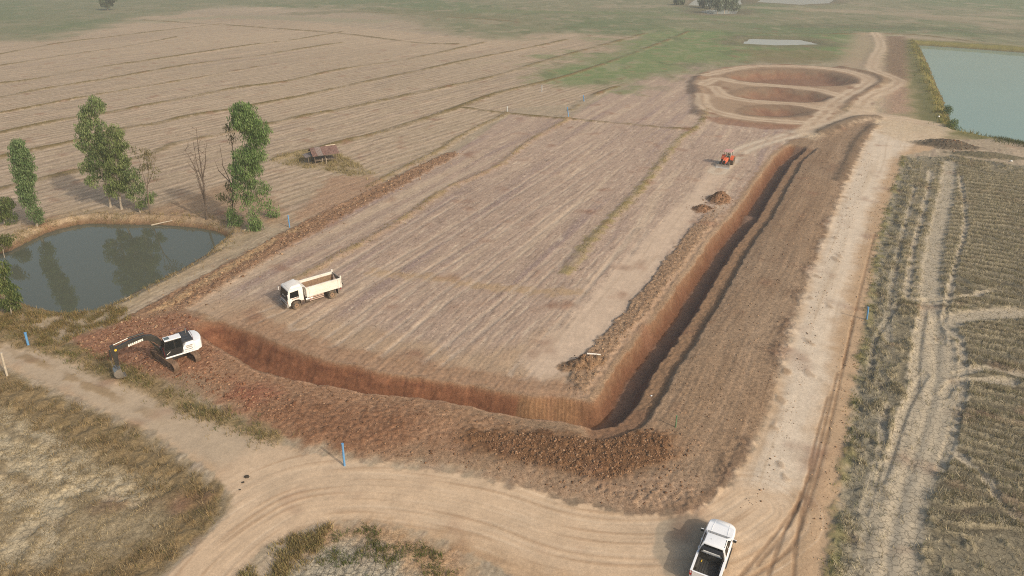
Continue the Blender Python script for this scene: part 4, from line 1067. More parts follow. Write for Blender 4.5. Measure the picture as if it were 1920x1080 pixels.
# ------------------------------------------------------------------ tipper truck
def make_truck(loc, rz):
    t = empty('tipper_truck', loc, rz)
    tag(t, 'dusty white tipper truck with empty cream body standing on the field', 'truck')
    W = 1.10
    prof = [(2.02, 0.62), (2.30, 0.62), (2.36, 0.95), (2.58, 1.14), (2.95, 1.20), (3.32, 1.14), (3.55, 0.95), (3.60, 0.62), (3.86, 0.62), (3.90, 1.25), (3.84, 1.55), (3.66, 2.46), (3.50, 2.56), (2.02, 2.58)]
    m = MB(); m.prism(prof, -W, W); m.build('cab', M_truckwhite, t, bevel=0.06, smooth=True)
    m = MB(); m.loft([[(3.5, -0.95, 2.57), (3.5, 0.95, 2.57), (2.1, 1.0, 2.59), (2.1, -1.0, 2.59)], [(3.1, -0.72, 2.78), (3.1, 0.72, 2.78), (2.2, 0.86, 2.86), (2.2, -0.86, 2.86)]]); m.build('roof_fairing', M_truckwhite, t, bevel=0.05, smooth=True)
    a, b_, c, d = (3.865, -W + 0.03, 1.46), (3.865, W - 0.03, 1.46), (3.672, W - 0.05, 2.42), (3.672, -W + 0.05, 2.42)
    quad_panel(t, 'windshield', M_glass, sub_quad(a, b_, c, d, 0.04, 0.96, 0.03, 0.93), 0.02)
    for y0 in (-0.62, -0.15, 0.32):
        mm = MB(); mm.tube([(3.875, y0, 1.60), (3.815, y0 + 0.42, 1.92)], 0.018, 6); mm.build('wiper', M_black, t)
    # papers and goods on the dashboard show pale through the glass
    for y0, s_ in ((-0.2, 0.28), (0.35, 0.2)):
        quad_panel(t, 'windshield_card', M_wlettering, sub_quad(a, b_, c, d, 0.5 + y0 / 2.2 - s_ / 4.4, 0.5 + y0 / 2.2 + s_ / 4.4, 0.10, 0.26), 0.026)
    m = MB(); m.box((3.905, 0, 1.33), (0.05, 1.9, 0.30)); m.build('grille', M_black, t, bevel=0.02)
    for k in range(3):
        m = MB(); m.box((3.935, 0, 1.24 + 0.09 * k), (0.02, 1.8, 0.03)); m.build('grille_bar', M_steel, t)
    m = MB(); m.box((3.92, 0, 0.72), (0.26, 2.2, 0.42)); bm_ = m.build('front_bumper', simple('grey_bumper', (0.26, 0.25, 0.24), 0.6, dust=DUST, dust_amt=0.4), t, bevel=0.06)
    m = MB(); m.box((4.045, 0, 0.78), (0.03, 1.0, 0.2)); m.build('bumper_intake', M_black, bm_)
    for s in (-1, 1):
        m = MB(); m.box((4.0, s * 0.86, 0.80), (0.10, 0.36, 0.2)); m.build('headlamp', M_lamp, bm_, bevel=0.03)
        m = MB(); m.box((3.88, s * 0.98, 1.10), (0.06, 0.2, 0.12)); m.build('indicator', M_orange, t, bevel=0.015)
        y = s * (W + 0.001)
        q = [(2.56, y, 1.55), (3.62, y, 1.55), (3.52, y, 2.24), (2.56, y, 2.30)]
        dr = quad_panel(t, 'door', M_truckwhite, [(2.46, y, 0.98 + 0.25), (3.70, y, 1.26), (3.60, y, 2.38), (2.46, y, 2.40)][::(1 if s < 0 else -1)], 0.015)
        quad_panel(dr, 'side_window', M_glass, q[::(1 if s < 0 else -1)], 0.028)
        for k in range(8):
            quad_panel(dr, 'door_letter', M_lettering, [(2.62 + 0.10 * k, y, 1.36), (2.69 + 0.10 * k, y, 1.36), (2.69 + 0.10 * k, y, 1.45 + 0.03 * (k % 3)), (2.62 + 0.10 * k, y, 1.45 + 0.03 * (k % 3))][::(1 if s < 0 else -1)], 0.024)
        m = MB(); m.box((2.64, s * 1.13, 1.50), (0.16, 0.03, 0.05)); m.build('door_handle', M_black, dr)
        m = MB(); m.tube([(3.72, s * 1.08, 2.36), (3.92, s * 1.32, 2.30), (3.92, s * 1.34, 1.62), (3.8, s * 1.1, 1.55)], 0.018, 6); ar = m.build('mirror_arm', M_black, t)
        m = MB(); m.box((3.90, s * 1.34, 1.98), (0.08, 0.2, 0.46)); m.build('mirror', M_truckwhite, ar, bevel=0.03)
        m = MB(); m.box((2.95, s * 1.0, 0.64), (0.1, 0.1, 0.1)); m.build('axle_end', M_chassis, t)
        m = MB(); m.box((2.20, s * 0.98, 0.70), (0.5, 0.36, 0.5)); m.build('mudguard', M_chassis, t, bevel=0.04)
        # side guard rails with their pale bars
        for z in (0.62, 0.82, 1.0):
            m = MB(); m.box((0.5, s * 1.05, z), (1.75, 0.04, 0.09)); m.build('side_guard', simple('faded_red_white', (0.55, 0.40, 0.34), 0.6, dust=DUST, dust_amt=0.4), t)
        for x in (-0.25, 1.25):
            m = MB(); m.box((x, s * 1.02, 0.82), (0.06, 0.05, 0.55)); m.build('guard_post', M_chassis, t)
        m = MB(); m.box((-2.05, s * 0.92, 0.72), (0.04, 0.5, 0.62)); m.build('mud_flap', M_black, t)
        m = MB(); m.box((-2.52, s * 0.8, 0.88), (0.08, 0.34, 0.14)); m.build('tail_lamp', M_red, t, bevel=0.02)
    for s in (-1, 1):
        m = MB(); m.box((0.3, s * 0.42, 0.88), (6.2, 0.10, 0.26)); m.build('chassis_rail', M_chassis, t)
    m = MB(); m.tube([(0.95, 0.72, 0.72), (1.75, 0.72, 0.72)], 0.30, 14); m.build('fuel_tank', M_steel, t, smooth=True)
    m = MB(); m.box((1.35, -0.72, 0.74), (0.6, 0.5, 0.5)); m.build('battery_box', M_chassis, t, bevel=0.03)
    m = MB(); m.tube([(1.86, -0.55, 0.9), (1.86, -0.55, 2.3)], 0.14, 10); m.build('air_intake', M_black, t, smooth=True)
    wheel(t, (2.95, 0.98, 0.50), 0.50, 0.28, 0.29, mud=True); wheel(t, (2.95, -0.98, 0.50), 0.50, 0.28, 0.29, mud=True)
    for s in (-1, 1):
        wheel(t, (-1.35, s * 1.0, 0.50), 0.50, 0.26, 0.29, mud=True); wheel(t, (-1.35, s * 0.70, 0.50), 0.50, 0.26, 0.29, mud=True)
    m = MB(); m.tube([(-1.35, -0.9, 0.5), (-1.35, 0.9, 0.5)], 0.10, 10); m.build('rear_axle', M_chassis, t)
    # tipping body, open on top
    tb = empty('tipper_body', (0, 0, 0)); tb.parent = t
    x0, x1, z0, z1 = -2.62, 1.70, 1.12, 2.22
    m = MB(); m.box(((x0 + x1) / 2, 0, z0 + 0.05), (x1 - x0, 2.2, 0.10)); m.build('body_floor', M_dirty, tb)
    m = MB(); m.box(((x0 + x1) / 2 , 0, z0 + 0.115), (x1 - x0 - 0.3, 1.9, 0.04)); m.build('leftover_soil', simple('leftover_soil', tuple(alb(132, 96, 70)), 0.95, var=0.3, bump=0.5), tb)
    for s in (-1, 1):
        m = MB(); m.box(((x0 + x1) / 2, s * 1.12, (z0 + z1) / 2), (x1 - x0, 0.07, z1 - z0))
        m.box(((x0 + x1) / 2, s * 1.12, z1 + 0.03), (x1 - x0 + 0.02, 0.13, 0.09))
        sw = m.build('body_side', M_bodywhite, tb, bevel=0.012)
        m = MB(); m.box(((x0 + x1) / 2 - 0.05, s * 1.165, z0 + 0.62), (x1 - x0 - 1.0, 0.03, 0.42)); m.build('side_panel', M_bodywhite, sw, bevel=0.02)
        for x in (x0 + 0.08, x0 + 0.42, x1 - 0.42, x1 - 0.08):
            m = MB(); m.box((x, s * 1.175, (z0 + z1) / 2), (0.10, 0.06, z1 - z0)); m.build('side_rib', M_bodywhite, sw)
        m = MB(); m.box((x0 + 0.06, s * 1.10, z1 + 0.16), (0.16, 0.12, 0.34)); m.build('gate_post', M_bodywhite, tb, bevel=0.02)
        m = MB(); m.box(((x0 + x1) / 2, s * 1.07, z0 + 0.50), (x1 - x0 - 0.1, 0.02, 0.7)); m.build('dusty_lining', M_dirty, tb)
    m = MB(); m.box((x1 - 0.04, 0, (z0 + z1) / 2 + 0.08), (0.08, 2.3, z1 - z0 + 0.16)); m.build('headboard', M_bodywhite, tb, bevel=0.012)
    for y in (-0.8, 0, 0.8):
        m = MB(); m.box((x1 + 0.04, y, (z0 + z1) / 2), (0.06, 0.10, z1 - z0)); m.build('headboard_rib', M_bodywhite, tb)
    m = MB(); m.loft([[(x1 - 0.02, -1.16, z1 + 0.16), (x1 - 0.02, 1.16, z1 + 0.16), (x1 + 0.02, 1.16, z1 + 0.22), (x1 + 0.02, -1.16, z1 + 0.22)], [(x1 + 0.36, -1.1, z1 + 0.30), (x1 + 0.36, 1.1, z1 + 0.30), (x1 + 0.38, 1.1, z1 + 0.36), (x1 + 0.38, -1.1, z1 + 0.36)]]); m.build('cab_guard', M_bodywhite, tb)
    Mg = rot('Y', 20)
    m = MB(); m.box((x0 - 0.14, 0, (z0 + z1) / 2 + 0.06), (0.07, 2.1, 1.1), Mg)
    tg = m.build('tailgate', simple('grey_tailgate', (0.20, 0.20, 0.19), 0.6, dust=DUST, dust_amt=0.3), tb)
    for y in (-0.7, 0, 0.7):
        m = MB(); m.box((x0 - 0.20, y, (z0 + z1) / 2 + 0.06), (0.05, 0.10, 1.04), Mg); m.build('gate_rib', M_chassis, tg)
    m = MB(); m.tube([(0.9, 0, 0.95), (1.2, 0, 1.15)], 0.12, 10); m.build('hoist_ram', M_steel, t)
    return t
p = at(596, 559)
TR = make_truck((p[0], p[1], zat(p[0], p[1]) - 0.02), math.atan2(-0.62, -0.785))
TR.scale = (0.97, 0.98, 0.98)

# ------------------------------------------------------------------ excavator
def make_excavator(loc, rz_under, rz_up):
    t = empty('excavator', loc, 0)
    tag(t, 'white and black tracked excavator with its bucket down on the red soil', 'excavator')
    un = empty('undercarriage', (-0.3, -0.4, 0), rz_under); un.parent = t
    up = empty('upper_structure', (0, 0, 0), rz_up); up.parent = t
    # tracks
    def track_path(n=64, L=3.5, r=0.40):
        half = (L - 2 * r) / 2; per = 4 * half + 2 * math.pi * r; out = []
        for k in range(n):
            s = per * k / n
            if s < 2 * half: out.append((-half + s, r, 0.0))
            elif s < 2 * half + math.pi * r:
                a = (s - 2 * half) / r; out.append((half + r * math.sin(a), r * math.cos(a), a))
            elif s < 4 * half + math.pi * r:
                out.append((half - (s - 2 * half - math.pi * r), -r, math.pi))
            else:
                a = (s - 4 * half - math.pi * r) / r; out.append((-half - r * math.sin(a), -r * math.cos(a), math.pi + a))
        return out
    for s in (-1, 1):
        yc = s * 1.05
        pr = [(x, z + 0.42) for x, z, a in track_path(40, 4.3, 0.34)]
        m = MB(); m.prism(pr, yc - 0.20, yc + 0.20); tk = m.build('track', M_chassis, un)
        m = MB()
        for x, z, a in track_path(54, 4.44, 0.40):
            m.box((x, yc, z + 0.42), (0.19, 0.52, 0.05), Matrix.Rotation(a, 3, 'Y'))
            m.box((x, yc, z + 0.42 + 0.0), (0.03, 0.52, 0.12), Matrix.Rotation(a, 3, 'Y'))
        m.build('track_shoes', M_shoe, tk)
        for x in (-1.80, 1.80):
            m = MB(); m.wheel_ring((x, yc, 0.42), 1, 0.30, 0.44, 18, 0.0, 0.03); m.build('sprocket', M_exblack, tk)
        for k in range(5):
            m = MB(); m.wheel_ring((-1.2 + 0.6 * k, yc, 0.17), 1, 0.11, 0.42, 12, 0.0, 0.02); m.build('roller', M_exblack, tk)
        m = MB(); m.box((0, yc - s * 0.23, 0.42), (3.4, 0.08, 0.30)); m.build('track_frame', M_exblack, tk, bevel=0.02)
    m = MB(); m.box((0, 0, 0.56), (1.4, 1.7, 0.28)); m.build('car_body', M_exblack, un, bevel=0.05)
    m = MB(); m.tube([(0, 0, 0.68), (0, 0, 0.90)], 0.58, 24); m.build('slew_ring', M_exblack, un)
    # upper structure
    m = MB(); m.prism_z([(1.45, -1.22), (1.45, 1.22), (-1.35, 1.22), (-1.75, 0.9), (-1.85, 0), (-1.75, -0.9), (-1.35, -1.22)], 0.90, 1.06); m.build('deck', M_exblack, up)
    for s in (-1, 1):
        m = MB(); m.box((0.02, s * 1.235, 0.98), (2.9, 0.05, 0.14)); m.build('deck_skirt', M_white, up, bevel=0.015)
    cw = [(-1.12, -1.25), (-1.12, 1.25), (-1.45, 1.25), (-1.82, 1.02), (-1.98, 0.5), (-2.02, 0), (-1.98, -0.5), (-1.82, -1.02), (-1.45, -1.25)]
    m = MB(); m.prism_z(cw, 0.92, 1.86); m.build('counterweight', M_white, up, bevel=0.09, seg=3, smooth=True)
    for s in (-1, 1):
        m = MB(); m.prism([(-1.14, 1.06), (0.0, 1.06), (-0.08, 1.45), (-0.5, 1.95), (-1.14, 1.98)] if s > 0 else [(-1.14, 1.06), (0.55, 1.06), (0.5, 1.75), (-0.2, 1.95), (-1.14, 1.98)], s * 0.40, s * 1.22)
        hs = m.build('engine_side', M_white, up, bevel=0.04, smooth=True)
        for k in range(2):
            m = MB(); m.box((-0.72, s * 1.225, 1.62 - 0.16 * k), (0.62 - 0.1 * k, 0.02, 0.11)); m.build('vent_grille', simple('grey_grille', (0.35, 0.34, 0.32), 0.6), hs)
        for k in range(7):
            m = MB(); m.box((-0.95 + 0.10 * k, s * 1.228, 1.26), (0.06, 0.02, 0.07)); m.build('side_letter', M_black, hs)
    m = MB(); m.box((-0.62, 0, 1.62), (1.1, 0.86, 0.62)); m.build('engine_core', M_exblack, up)
    m = MB(); m.box((-0.72, 0.0, 2.0), (0.98, 2.16, 0.12)); eh = m.build('engine_hood', simple('hood_black', (0.035, 0.037, 0.045), 0.35, var=0.1, dust=DUST, dust_amt=0.1), up, bevel=0.035)
    for k in range(4):
        m = MB(); m.box((-0.72, -0.8 + 0.52 * k, 2.065), (0.9, 0.05, 0.03)); m.build('hood_rib', M_exblack, eh)
    m = MB(); m.tube([(-0.95, -0.6, 2.05), (-0.95, -0.6, 2.42), (-1.02, -0.6, 2.5)], 0.06, 10); m.build('exhaust_pipe', M_steel, up, smooth=True)
    # cab on the left side of the boom
    cb = [(1.42, 1.22), (1.42, 0.30), (-0.22, 0.30), (-0.22, 1.22)]
    ct = [(1.22, 1.16), (1.22, 0.36), (-0.20, 0.36), (-0.20, 1.16)]
    m = MB(); m.loft([[(x, y, 1.07) for x, y in cb], [(1.50, 1.22, 1.65), (1.50, 0.30, 1.65), (-0.22, 0.30, 1.65), (-0.22, 1.22, 1.65)], [(x, y, 2.62) for x, y in ct]])
    cab = m.build('cab', M_black, up, bevel=0.05)
    quad_panel(cab, 'door_window', M_glass, [(0.50, 1.212, 1.72), (1.40, 1.212, 1.72), (1.18, 1.162, 2.52), (0.50, 1.162, 2.52)][::-1], 0.012)
    quad_panel(cab, 'rear_side_window', M_glass, [(-0.14, 1.212, 1.72), (0.42, 1.212, 1.72), (0.42, 1.162, 2.52), (-0.14, 1.162, 2.52)][::-1], 0.012)
    quad_panel(cab, 'windshield', M_glass, [(1.50, 0.36, 1.68), (1.50, 1.16, 1.68), (1.24, 1.10, 2.54), (1.24, 0.42, 2.54)], 0.012)
    m = MB(); m.box((0.5, 0.76, 2.66), (1.46, 0.86, 0.09)); rf = m.build('cab_roof', M_white, cab, bevel=0.035)
    m = MB(); m.box((0.95, 0.76, 2.712), (0.44, 0.5, 0.03)); m.build('roof_hatch', simple('hatch_glass', (0.10, 0.13, 0.13), 0.1), rf, bevel=0.01)
    m = MB(); m.tube([(1.30, 1.25, 1.3), (0.95, 1.27, 1.55)], 0.025, 6); m.build('door_rail', M_wlettering, cab)
    m = MB(); m.box((1.47, 1.20, 1.62), (0.05, 0.05, 1.0)); m.build('corner_trim', M_maroon, cab)
    m = MB(); m.tube([(1.45, 1.25, 1.9), (1.62, 1.38, 1.95)], 0.02, 6); ma = m.build('mirror_arm', M_black, up)
    m = MB(); m.box((1.62, 1.40, 1.86), (0.06, 0.18, 0.3)); m.build('mirror', M_black, ma, bevel=0.02)
    # handrails
    for a_, b_ in (((-1.1, -1.15), (0.3, -1.15)), ((-1.2, 0.9), (-1.2, -0.9))):
        m = MB(); m.tube([(a_[0], a_[1], 1.95), (a_[0], a_[1], 2.45), (b_[0], b_[1], 2.45), (b_[0], b_[1], 1.95)], 0.022, 6); m.build('handrail', M_maroon, up)
    m = MB(); m.box((0.7, -0.85, 1.35), (1.1, 0.6, 0.55)); m.build('tank_box', M_exblack, up, bevel=0.05)
    # boom, stick and bucket in the plane y = -0.02
    by = -0.05
    def arm(pts, w, hts, name, mat, parent):
        """box girder along a bent centre line in xz"""
        rings = []
        for i, (x, z) in enumerate(pts):
            a = Vector(pts[min(i + 1, len(pts) - 1)]) - Vector(pts[max(i - 1, 0)]); a.normalize()
            nx, nz = -a.y, a.x; h = hts[i] / 2
            rings.append([(x + nx * h, by - w / 2, z + nz * h), (x + nx * h, by + w / 2, z + nz * h), (x - nx * h, by + w / 2, z - nz * h), (x - nx * h, by - w / 2, z - nz * h)])
        m = MB(); m.loft(rings); return m.build(name, mat, parent, bevel=0.025)
    foot = (1.05, 1.25); k1 = (1.75, 2.55); k2 = (2.55, 3.02); tip = (5.05, 2.72)
    boom = arm([foot, (1.3, 1.85), k1, (2.1, 2.86), k2, (3.5, 3.02), tip], 0.34, [0.30, 0.40, 0.50, 0.54, 0.50, 0.42, 0.28], 'boom', M_exblack, up)
    for k, lw in enumerate((0.13, 0.15, 0.13, 0.14, 0.11, 0.13, 0.12, 0.13)):
        for s in (-1, 1):
            x = 2.75 + 0.165 * k; z = 2.955 - 0.026 * k
            quad_panel(boom, 'boom_letter', M_wlettering, [(x, by + s * 0.172, z - 0.11), (x + lw, by + s * 0.172, z - 0.13), (x + lw, by + s * 0.172, z + 0.09), (x, by + s * 0.172, z + 0.11)][::(1 if s < 0 else -1)], 0.008)
    for s in (-1, 1):
        m = MB(); m.tube([(1.55, by + s * 0.30, 1.15), (2.0, by + s * 0.30, 2.05)], 0.085, 10); cy = m.build('boom_cylinder', M_exblack, up, smooth=True)
        m = MB(); m.tube([(2.0, by + s * 0.30, 2.05), (2.38, by + s * 0.30, 2.80)], 0.045, 8); m.build('cylinder_rod', M_chrome, cy, smooth=True)
    m = MB(); m.tube([(2.55, by, 3.50), (3.9, by, 3.42)], 0.085, 10); cy = m.build('stick_cylinder', M_exblack, boom, smooth=True)
    m = MB(); m.tube([(3.9, by, 3.42), (5.15, by, 3.16)], 0.045, 8); m.build('cylinder_rod', M_chrome, cy, smooth=True)
    st_top = (5.30, 3.15); st_bot = (5.28, 0.95)
    stick = arm([st_top, (5.20, 2.70), (5.24, 1.8), st_bot], 0.28, [0.30, 0.52, 0.38, 0.24], 'stick', M_exblack, up)
    for s in (-1, 1):
        m = MB(); m.tube([(5.08, by + s * 0.15, 2.70), (5.08, by + s * 0.22, 2.70)], 0.20, 16); hb = m.build('pivot_boss', M_exblack, stick)
        m = MB(); m.tube([(5.08, by + s * 0.22, 2.70), (5.08, by + s * 0.235, 2.70)], 0.11, 12); m.build('yellow_mark', M_yellow, hb)
    m = MB(); m.tube([(5.55, by, 2.75), (5.62, by, 1.75)], 0.07, 10); cy = m.build('bucket_cylinder', M_exblack, stick, smooth=True)
    m = MB(); m.tube([(5.62, by, 1.75), (5.62, by, 1.15)], 0.04, 8); m.build('cylinder_rod', M_chrome, cy, smooth=True)
    m = MB(); m.tube([(5.62, by + 0.10, 1.15), (5.30, by + 0.10, 1.22)], 0.04, 6); m.tube([(5.62, by - 0.10, 1.15), (5.45, by - 0.10, 0.75)], 0.04, 6); m.build('bucket_link', M_exblack, stick)
    # bucket: curved shell
    shell = [(5.12, 0.86), (5.42, 0.86), (5.70, 0.66), (5.78, 0.34), (5.62, 0.04), (5.32, -0.10), (5.02, -0.06)]
    m = MB()
    inner = [(x * 0.94 + 0.06 * 5.3, z * 0.94 + 0.06 * 0.4) for x, z in shell]
    ring_pts = shell + inner[::-1]
    m.loft([[(x, by - 0.45, z) for x, z in ring_pts], [(x, by + 0.45, z) for x, z in ring_pts]])
    bk = m.build('bucket', M_steel, up)
    for s in (-1, 1):
        m = MB(); m.loft([[(x, by + s * 0.45, z) for x, z in shell], [(x, by + s * 0.48, z) for x, z in shell]]); m.build('bucket_cheek', M_steel, bk)
    for k in range(5):
        m = MB(); m.box((4.93, by - 0.40 + 0.2 * k, -0.06), (0.22, 0.07, 0.05), rot('Y', 10)); m.build('bucket_tooth', M_steel, bk)
    return t
EXC = (-31.6, 56.3)
make_excavator((EXC[0], EXC[1], zat(*EXC) - 0.02), math.atan2(-0.62, 0.78), math.atan2(-0.60, -0.80))

# ------------------------------------------------------------------ tractor with front blade
def make_tractor(loc, rz):
    t = empty('tractor', loc, rz)
    tag(t, 'orange tractor with pink canopy and front dozer blade on the haul track', 'tractor')
    m = MB(); m.loft([[(2.05, y, z) for y, z in ((-0.27, 0.78), (0.27, 0.78), (0.30, 1.20), (0.22, 1.34), (-0.22, 1.34), (-0.30, 1.20))], [(1.7, y, z) for y, z in ((-0.30, 0.75), (0.30, 0.75), (0.34, 1.30), (0.26, 1.46), (-0.26, 1.46), (-0.34, 1.30))], [(0.62, y, z) for y, z in ((-0.33, 0.75), (0.33, 0.75), (0.37, 1.38), (0.28, 1.54), (-0.28, 1.54), (-0.37, 1.38))]])
    m.build('hood', M_trac, t, smooth=True)
    m = MB(); m.box((2.06, 0, 1.06), (0.05, 0.44, 0.44)); m.build('grille', M_black, t, bevel=0.02)
    for s in (-1, 1):
        m = MB(); m.box((2.08, s * 0.17, 1.24), (0.05, 0.12, 0.09)); m.build('headlamp', M_lamp, t, bevel=0.02)
    m = MB(); m.box((0.2, 0, 0.66), (3.0, 0.42, 0.40)); m.build('engine_frame', M_exblack, t, bevel=0.03)
    for s in (-1, 1):
        wheel(t, (1.55, s * 0.72, 0.47), 0.47, 0.32, 0.26, mud=False, tread=14)
        wheel(t, (-0.70, s * 0.86, 0.74), 0.74, 0.46, 0.42, mud=False, tread=18)
        arc = [(-0.70 + 0.86 * math.cos(a), 0.74 + 0.86 * math.sin(a)) for a in [R(15 + 15 * k) for k in range(10)]]
        arc2 = [(-0.70 + 0.82 * math.cos(a), 0.74 + 0.82 * math.sin(a)) for a in [R(15 + 15 * k) for k in range(10)]]
        m = MB(); m.loft([[(x, s * 0.50, z) for x, z in arc + arc2[::-1]], [(x, s * 1.08, z) for x, z in arc + arc2[::-1]]]); fd = m.build('fender', M_trac, t, smooth=True)
        m = MB(); m.box((-0.2, s * 1.02, 1.66), (0.08, 0.1, 0.08)); m.build('fender_lamp', M_orange, fd)
    m = MB(); m.box((-0.05, 0, 0.88), (1.1, 1.1, 0.06)); m.build('platform', M_exblack, t)
    m = MB(); m.box((-0.72, 0, 1.24), (0.46, 0.5, 0.16)); st = m.build('seat', M_black, t, bevel=0.04)
    m = MB(); m.box((-0.95, 0, 1.52), (0.12, 0.48, 0.5), rot('Y', -8)); m.build('backrest', M_black, st, bevel=0.04)
    m = MB(); m.tube([(0.55, 0, 1.3), (0.12, 0, 1.62)], 0.03, 8); sc_ = m.build('steering_column', M_black, t)
    m = MB()
    ringp = [Vector((0.10, 0, 1.64)) + rot('Y', -40) @ Vector((0.2 * math.cos(a), 0.2 * math.sin(a), 0)) for a in [2 * math.pi * k / 16 for k in range(17)]]
    m.tube(ringp, 0.018, 6, cap=False); m.build('steering_wheel', M_black, sc_)
    for x in (-1.15, 0.30):
        for s in (-1, 1):
            m = MB(); m.tube([(x, s * 0.52, 0.9), (x, s * 0.52, 2.45)], 0.035, 8); m.build('canopy_post', M_exblack, t)
    m = MB(); m.loft([[(-1.35, -0.72, 2.43), (0.62, -0.72, 2.43), (0.62, 0.72, 2.43), (-1.35, 0.72, 2.43)], [(-1.30, -0.68, 2.52), (0.56, -0.68, 2.52), (0.56, 0.68, 2.52), (-1.30, 0.68, 2.52)]]); m.build('canopy', M_canopy, t, bevel=0.02)
    m = MB(); m.tube([(0.9, 0.25, 1.45), (0.9, 0.25, 2.15)], 0.035, 8); m.build('exhaust_pipe', M_exblack, t)
    # blade on push arms
    for s in (-1, 1):
        m = MB(); m.tube([(-0.1, s * 0.42, 0.6), (1.4, s * 0.46, 0.62), (2.55, s * 0.46, 0.45)], 0.06, 8); m.build('push_arm', M_exblack, t)
        m = MB(); m.tube([(1.3, s * 0.38, 1.0), (2.45, s * 0.40, 0.62)], 0.045, 8); m.build('blade_cylinder', M_chrome, t)
    prof = [(2.66, 0.02), (2.58, 0.22), (2.57, 0.45), (2.66, 0.66), (2.69, 0.66), (2.61, 0.45), (2.62, 0.22), (2.70, 0.02)]
    m = MB(); m.loft([[(x, -1.22, z) for x, z in prof], [(x, 1.22, z) for x, z in prof]]); bl = m.build('blade', simple('worn_blade', (0.50, 0.48, 0.46), 0.55, 0.1, dust=DUST, dust_amt=0.25), t)
    m = MB(); m.box((2.70, 0, 0.07), (0.03, 2.4, 0.16)); m.build('cutting_edge', simple('scoured_edge', (0.72, 0.71, 0.70), 0.4, 0.0), bl)
    for s in (-0.7, 0.7):
        m = MB(); m.box((2.56, s, 0.34), (0.06, 0.08, 0.6)); m.build('blade_rib', M_exblack, bl)
    # rear disc harrow on the linkage
    m = MB(); m.box((-1.75, 0, 0.62), (0.5, 1.3, 0.10)); hr = m.build('rear_implement', M_trac, t, bevel=0.02)
    for k in range(4):
        m = MB(); m.wheel_ring((-1.9, -0.55 + 0.36 * k, 0.34), 1, 0.30, 0.03, 16, 0, 0.01); m.build('disc', M_steel, hr)
    m = MB(); m.tube([(-1.2, 0.3, 0.55), (-1.7, 0.4, 0.62)], 0.04, 6); m.tube([(-1.2, -0.3, 0.55), (-1.7, -0.4, 0.62)], 0.04, 6); m.build('linkage', M_exblack, hr)
    return t
p = at(1362, 309)
TRAC_RZ = math.atan2(-0.86, -0.51)
TRAC = make_tractor((p[0], p[1], zat(p[0], p[1]) - 0.01), TRAC_RZ)

# ------------------------------------------------------------------ tractor driver (one continuous skinned body)
def make_driver():
    me = bpy.data.meshes.new('person')
    J = [(-0.70, 0, 1.36), (-0.74, 0, 1.52), (-0.76, 0, 1.70), (-0.74, 0, 1.86), (-0.73, 0, 1.95), (-0.71, 0, 2.06), (-0.70, 0, 2.17)]      # pelvis .. head
    rad = [0.15, 0.13, 0.15, 0.12, 0.055, 0.095, 0.08]
    E_ = [(0, 1), (1, 2), (2, 3), (3, 4), (4, 5), (5, 6)]
    for s in (-1, 1):
        b0 = len(J)
        J += [(-0.68, s * 0.10, 1.36), (-0.30, s * 0.17, 1.40), (-0.22, s * 0.19, 1.00), (-0.08, s * 0.19, 0.95)]; rad += [0.10, 0.075, 0.052, 0.045]
        E_ += [(0, b0), (b0, b0 + 1), (b0 + 1, b0 + 2), (b0 + 2, b0 + 3)]
        b1 = len(J)
        J += [(-0.73, s * 0.20, 1.84), (-0.58, s * 0.28, 1.58), (-0.22, s * 0.17, 1.66), (-0.02, s * 0.13, 1.70), (0.05, s * 0.10, 1.72)]; rad += [0.065, 0.05, 0.036, 0.04, 0.03]
        E_ += [(3, b1), (b1, b1 + 1), (b1 + 1, b1 + 2), (b1 + 2, b1 + 3), (b1 + 3, b1 + 4)]
    me.from_pydata(J, E_, [])
    o = bpy.data.objects.new('person', me); COL.objects.link(o)
    md = o.modifiers.new('skin', 'SKIN')
    for i, r in enumerate(rad):
        sv = me.skin_vertices[0].data[i]; sv.radius = (r, r); sv.use_root = (i == 0)
    o.modifiers.new('sub', 'SUBSURF').levels = 2
    o.modifiers['sub'].render_levels = 2
    me.materials.append(simple('driver_clothes', (0.16, 0.16, 0.12), 0.9, var=0.2))
    mh = MB(); mh.loft([[(-0.70 + r * math.cos(a), r * math.sin(a), z) for a in [2 * math.pi * k / 16 for k in range(16)]] for r, z in ((0.20, 2.13), (0.20, 2.145), (0.115, 2.16), (0.10, 2.24), (0.05, 2.28))])
    mh.build('hat', simple('straw_hat', (0.50, 0.42, 0.28), 0.9, var=0.15), o, smooth=True)
    o.location = TRAC.location; o.rotation_euler = (0, 0, TRAC_RZ)
    tag(o, 'person in dull green clothes and pale hat sitting under the tractor canopy', 'person')
make_driver()

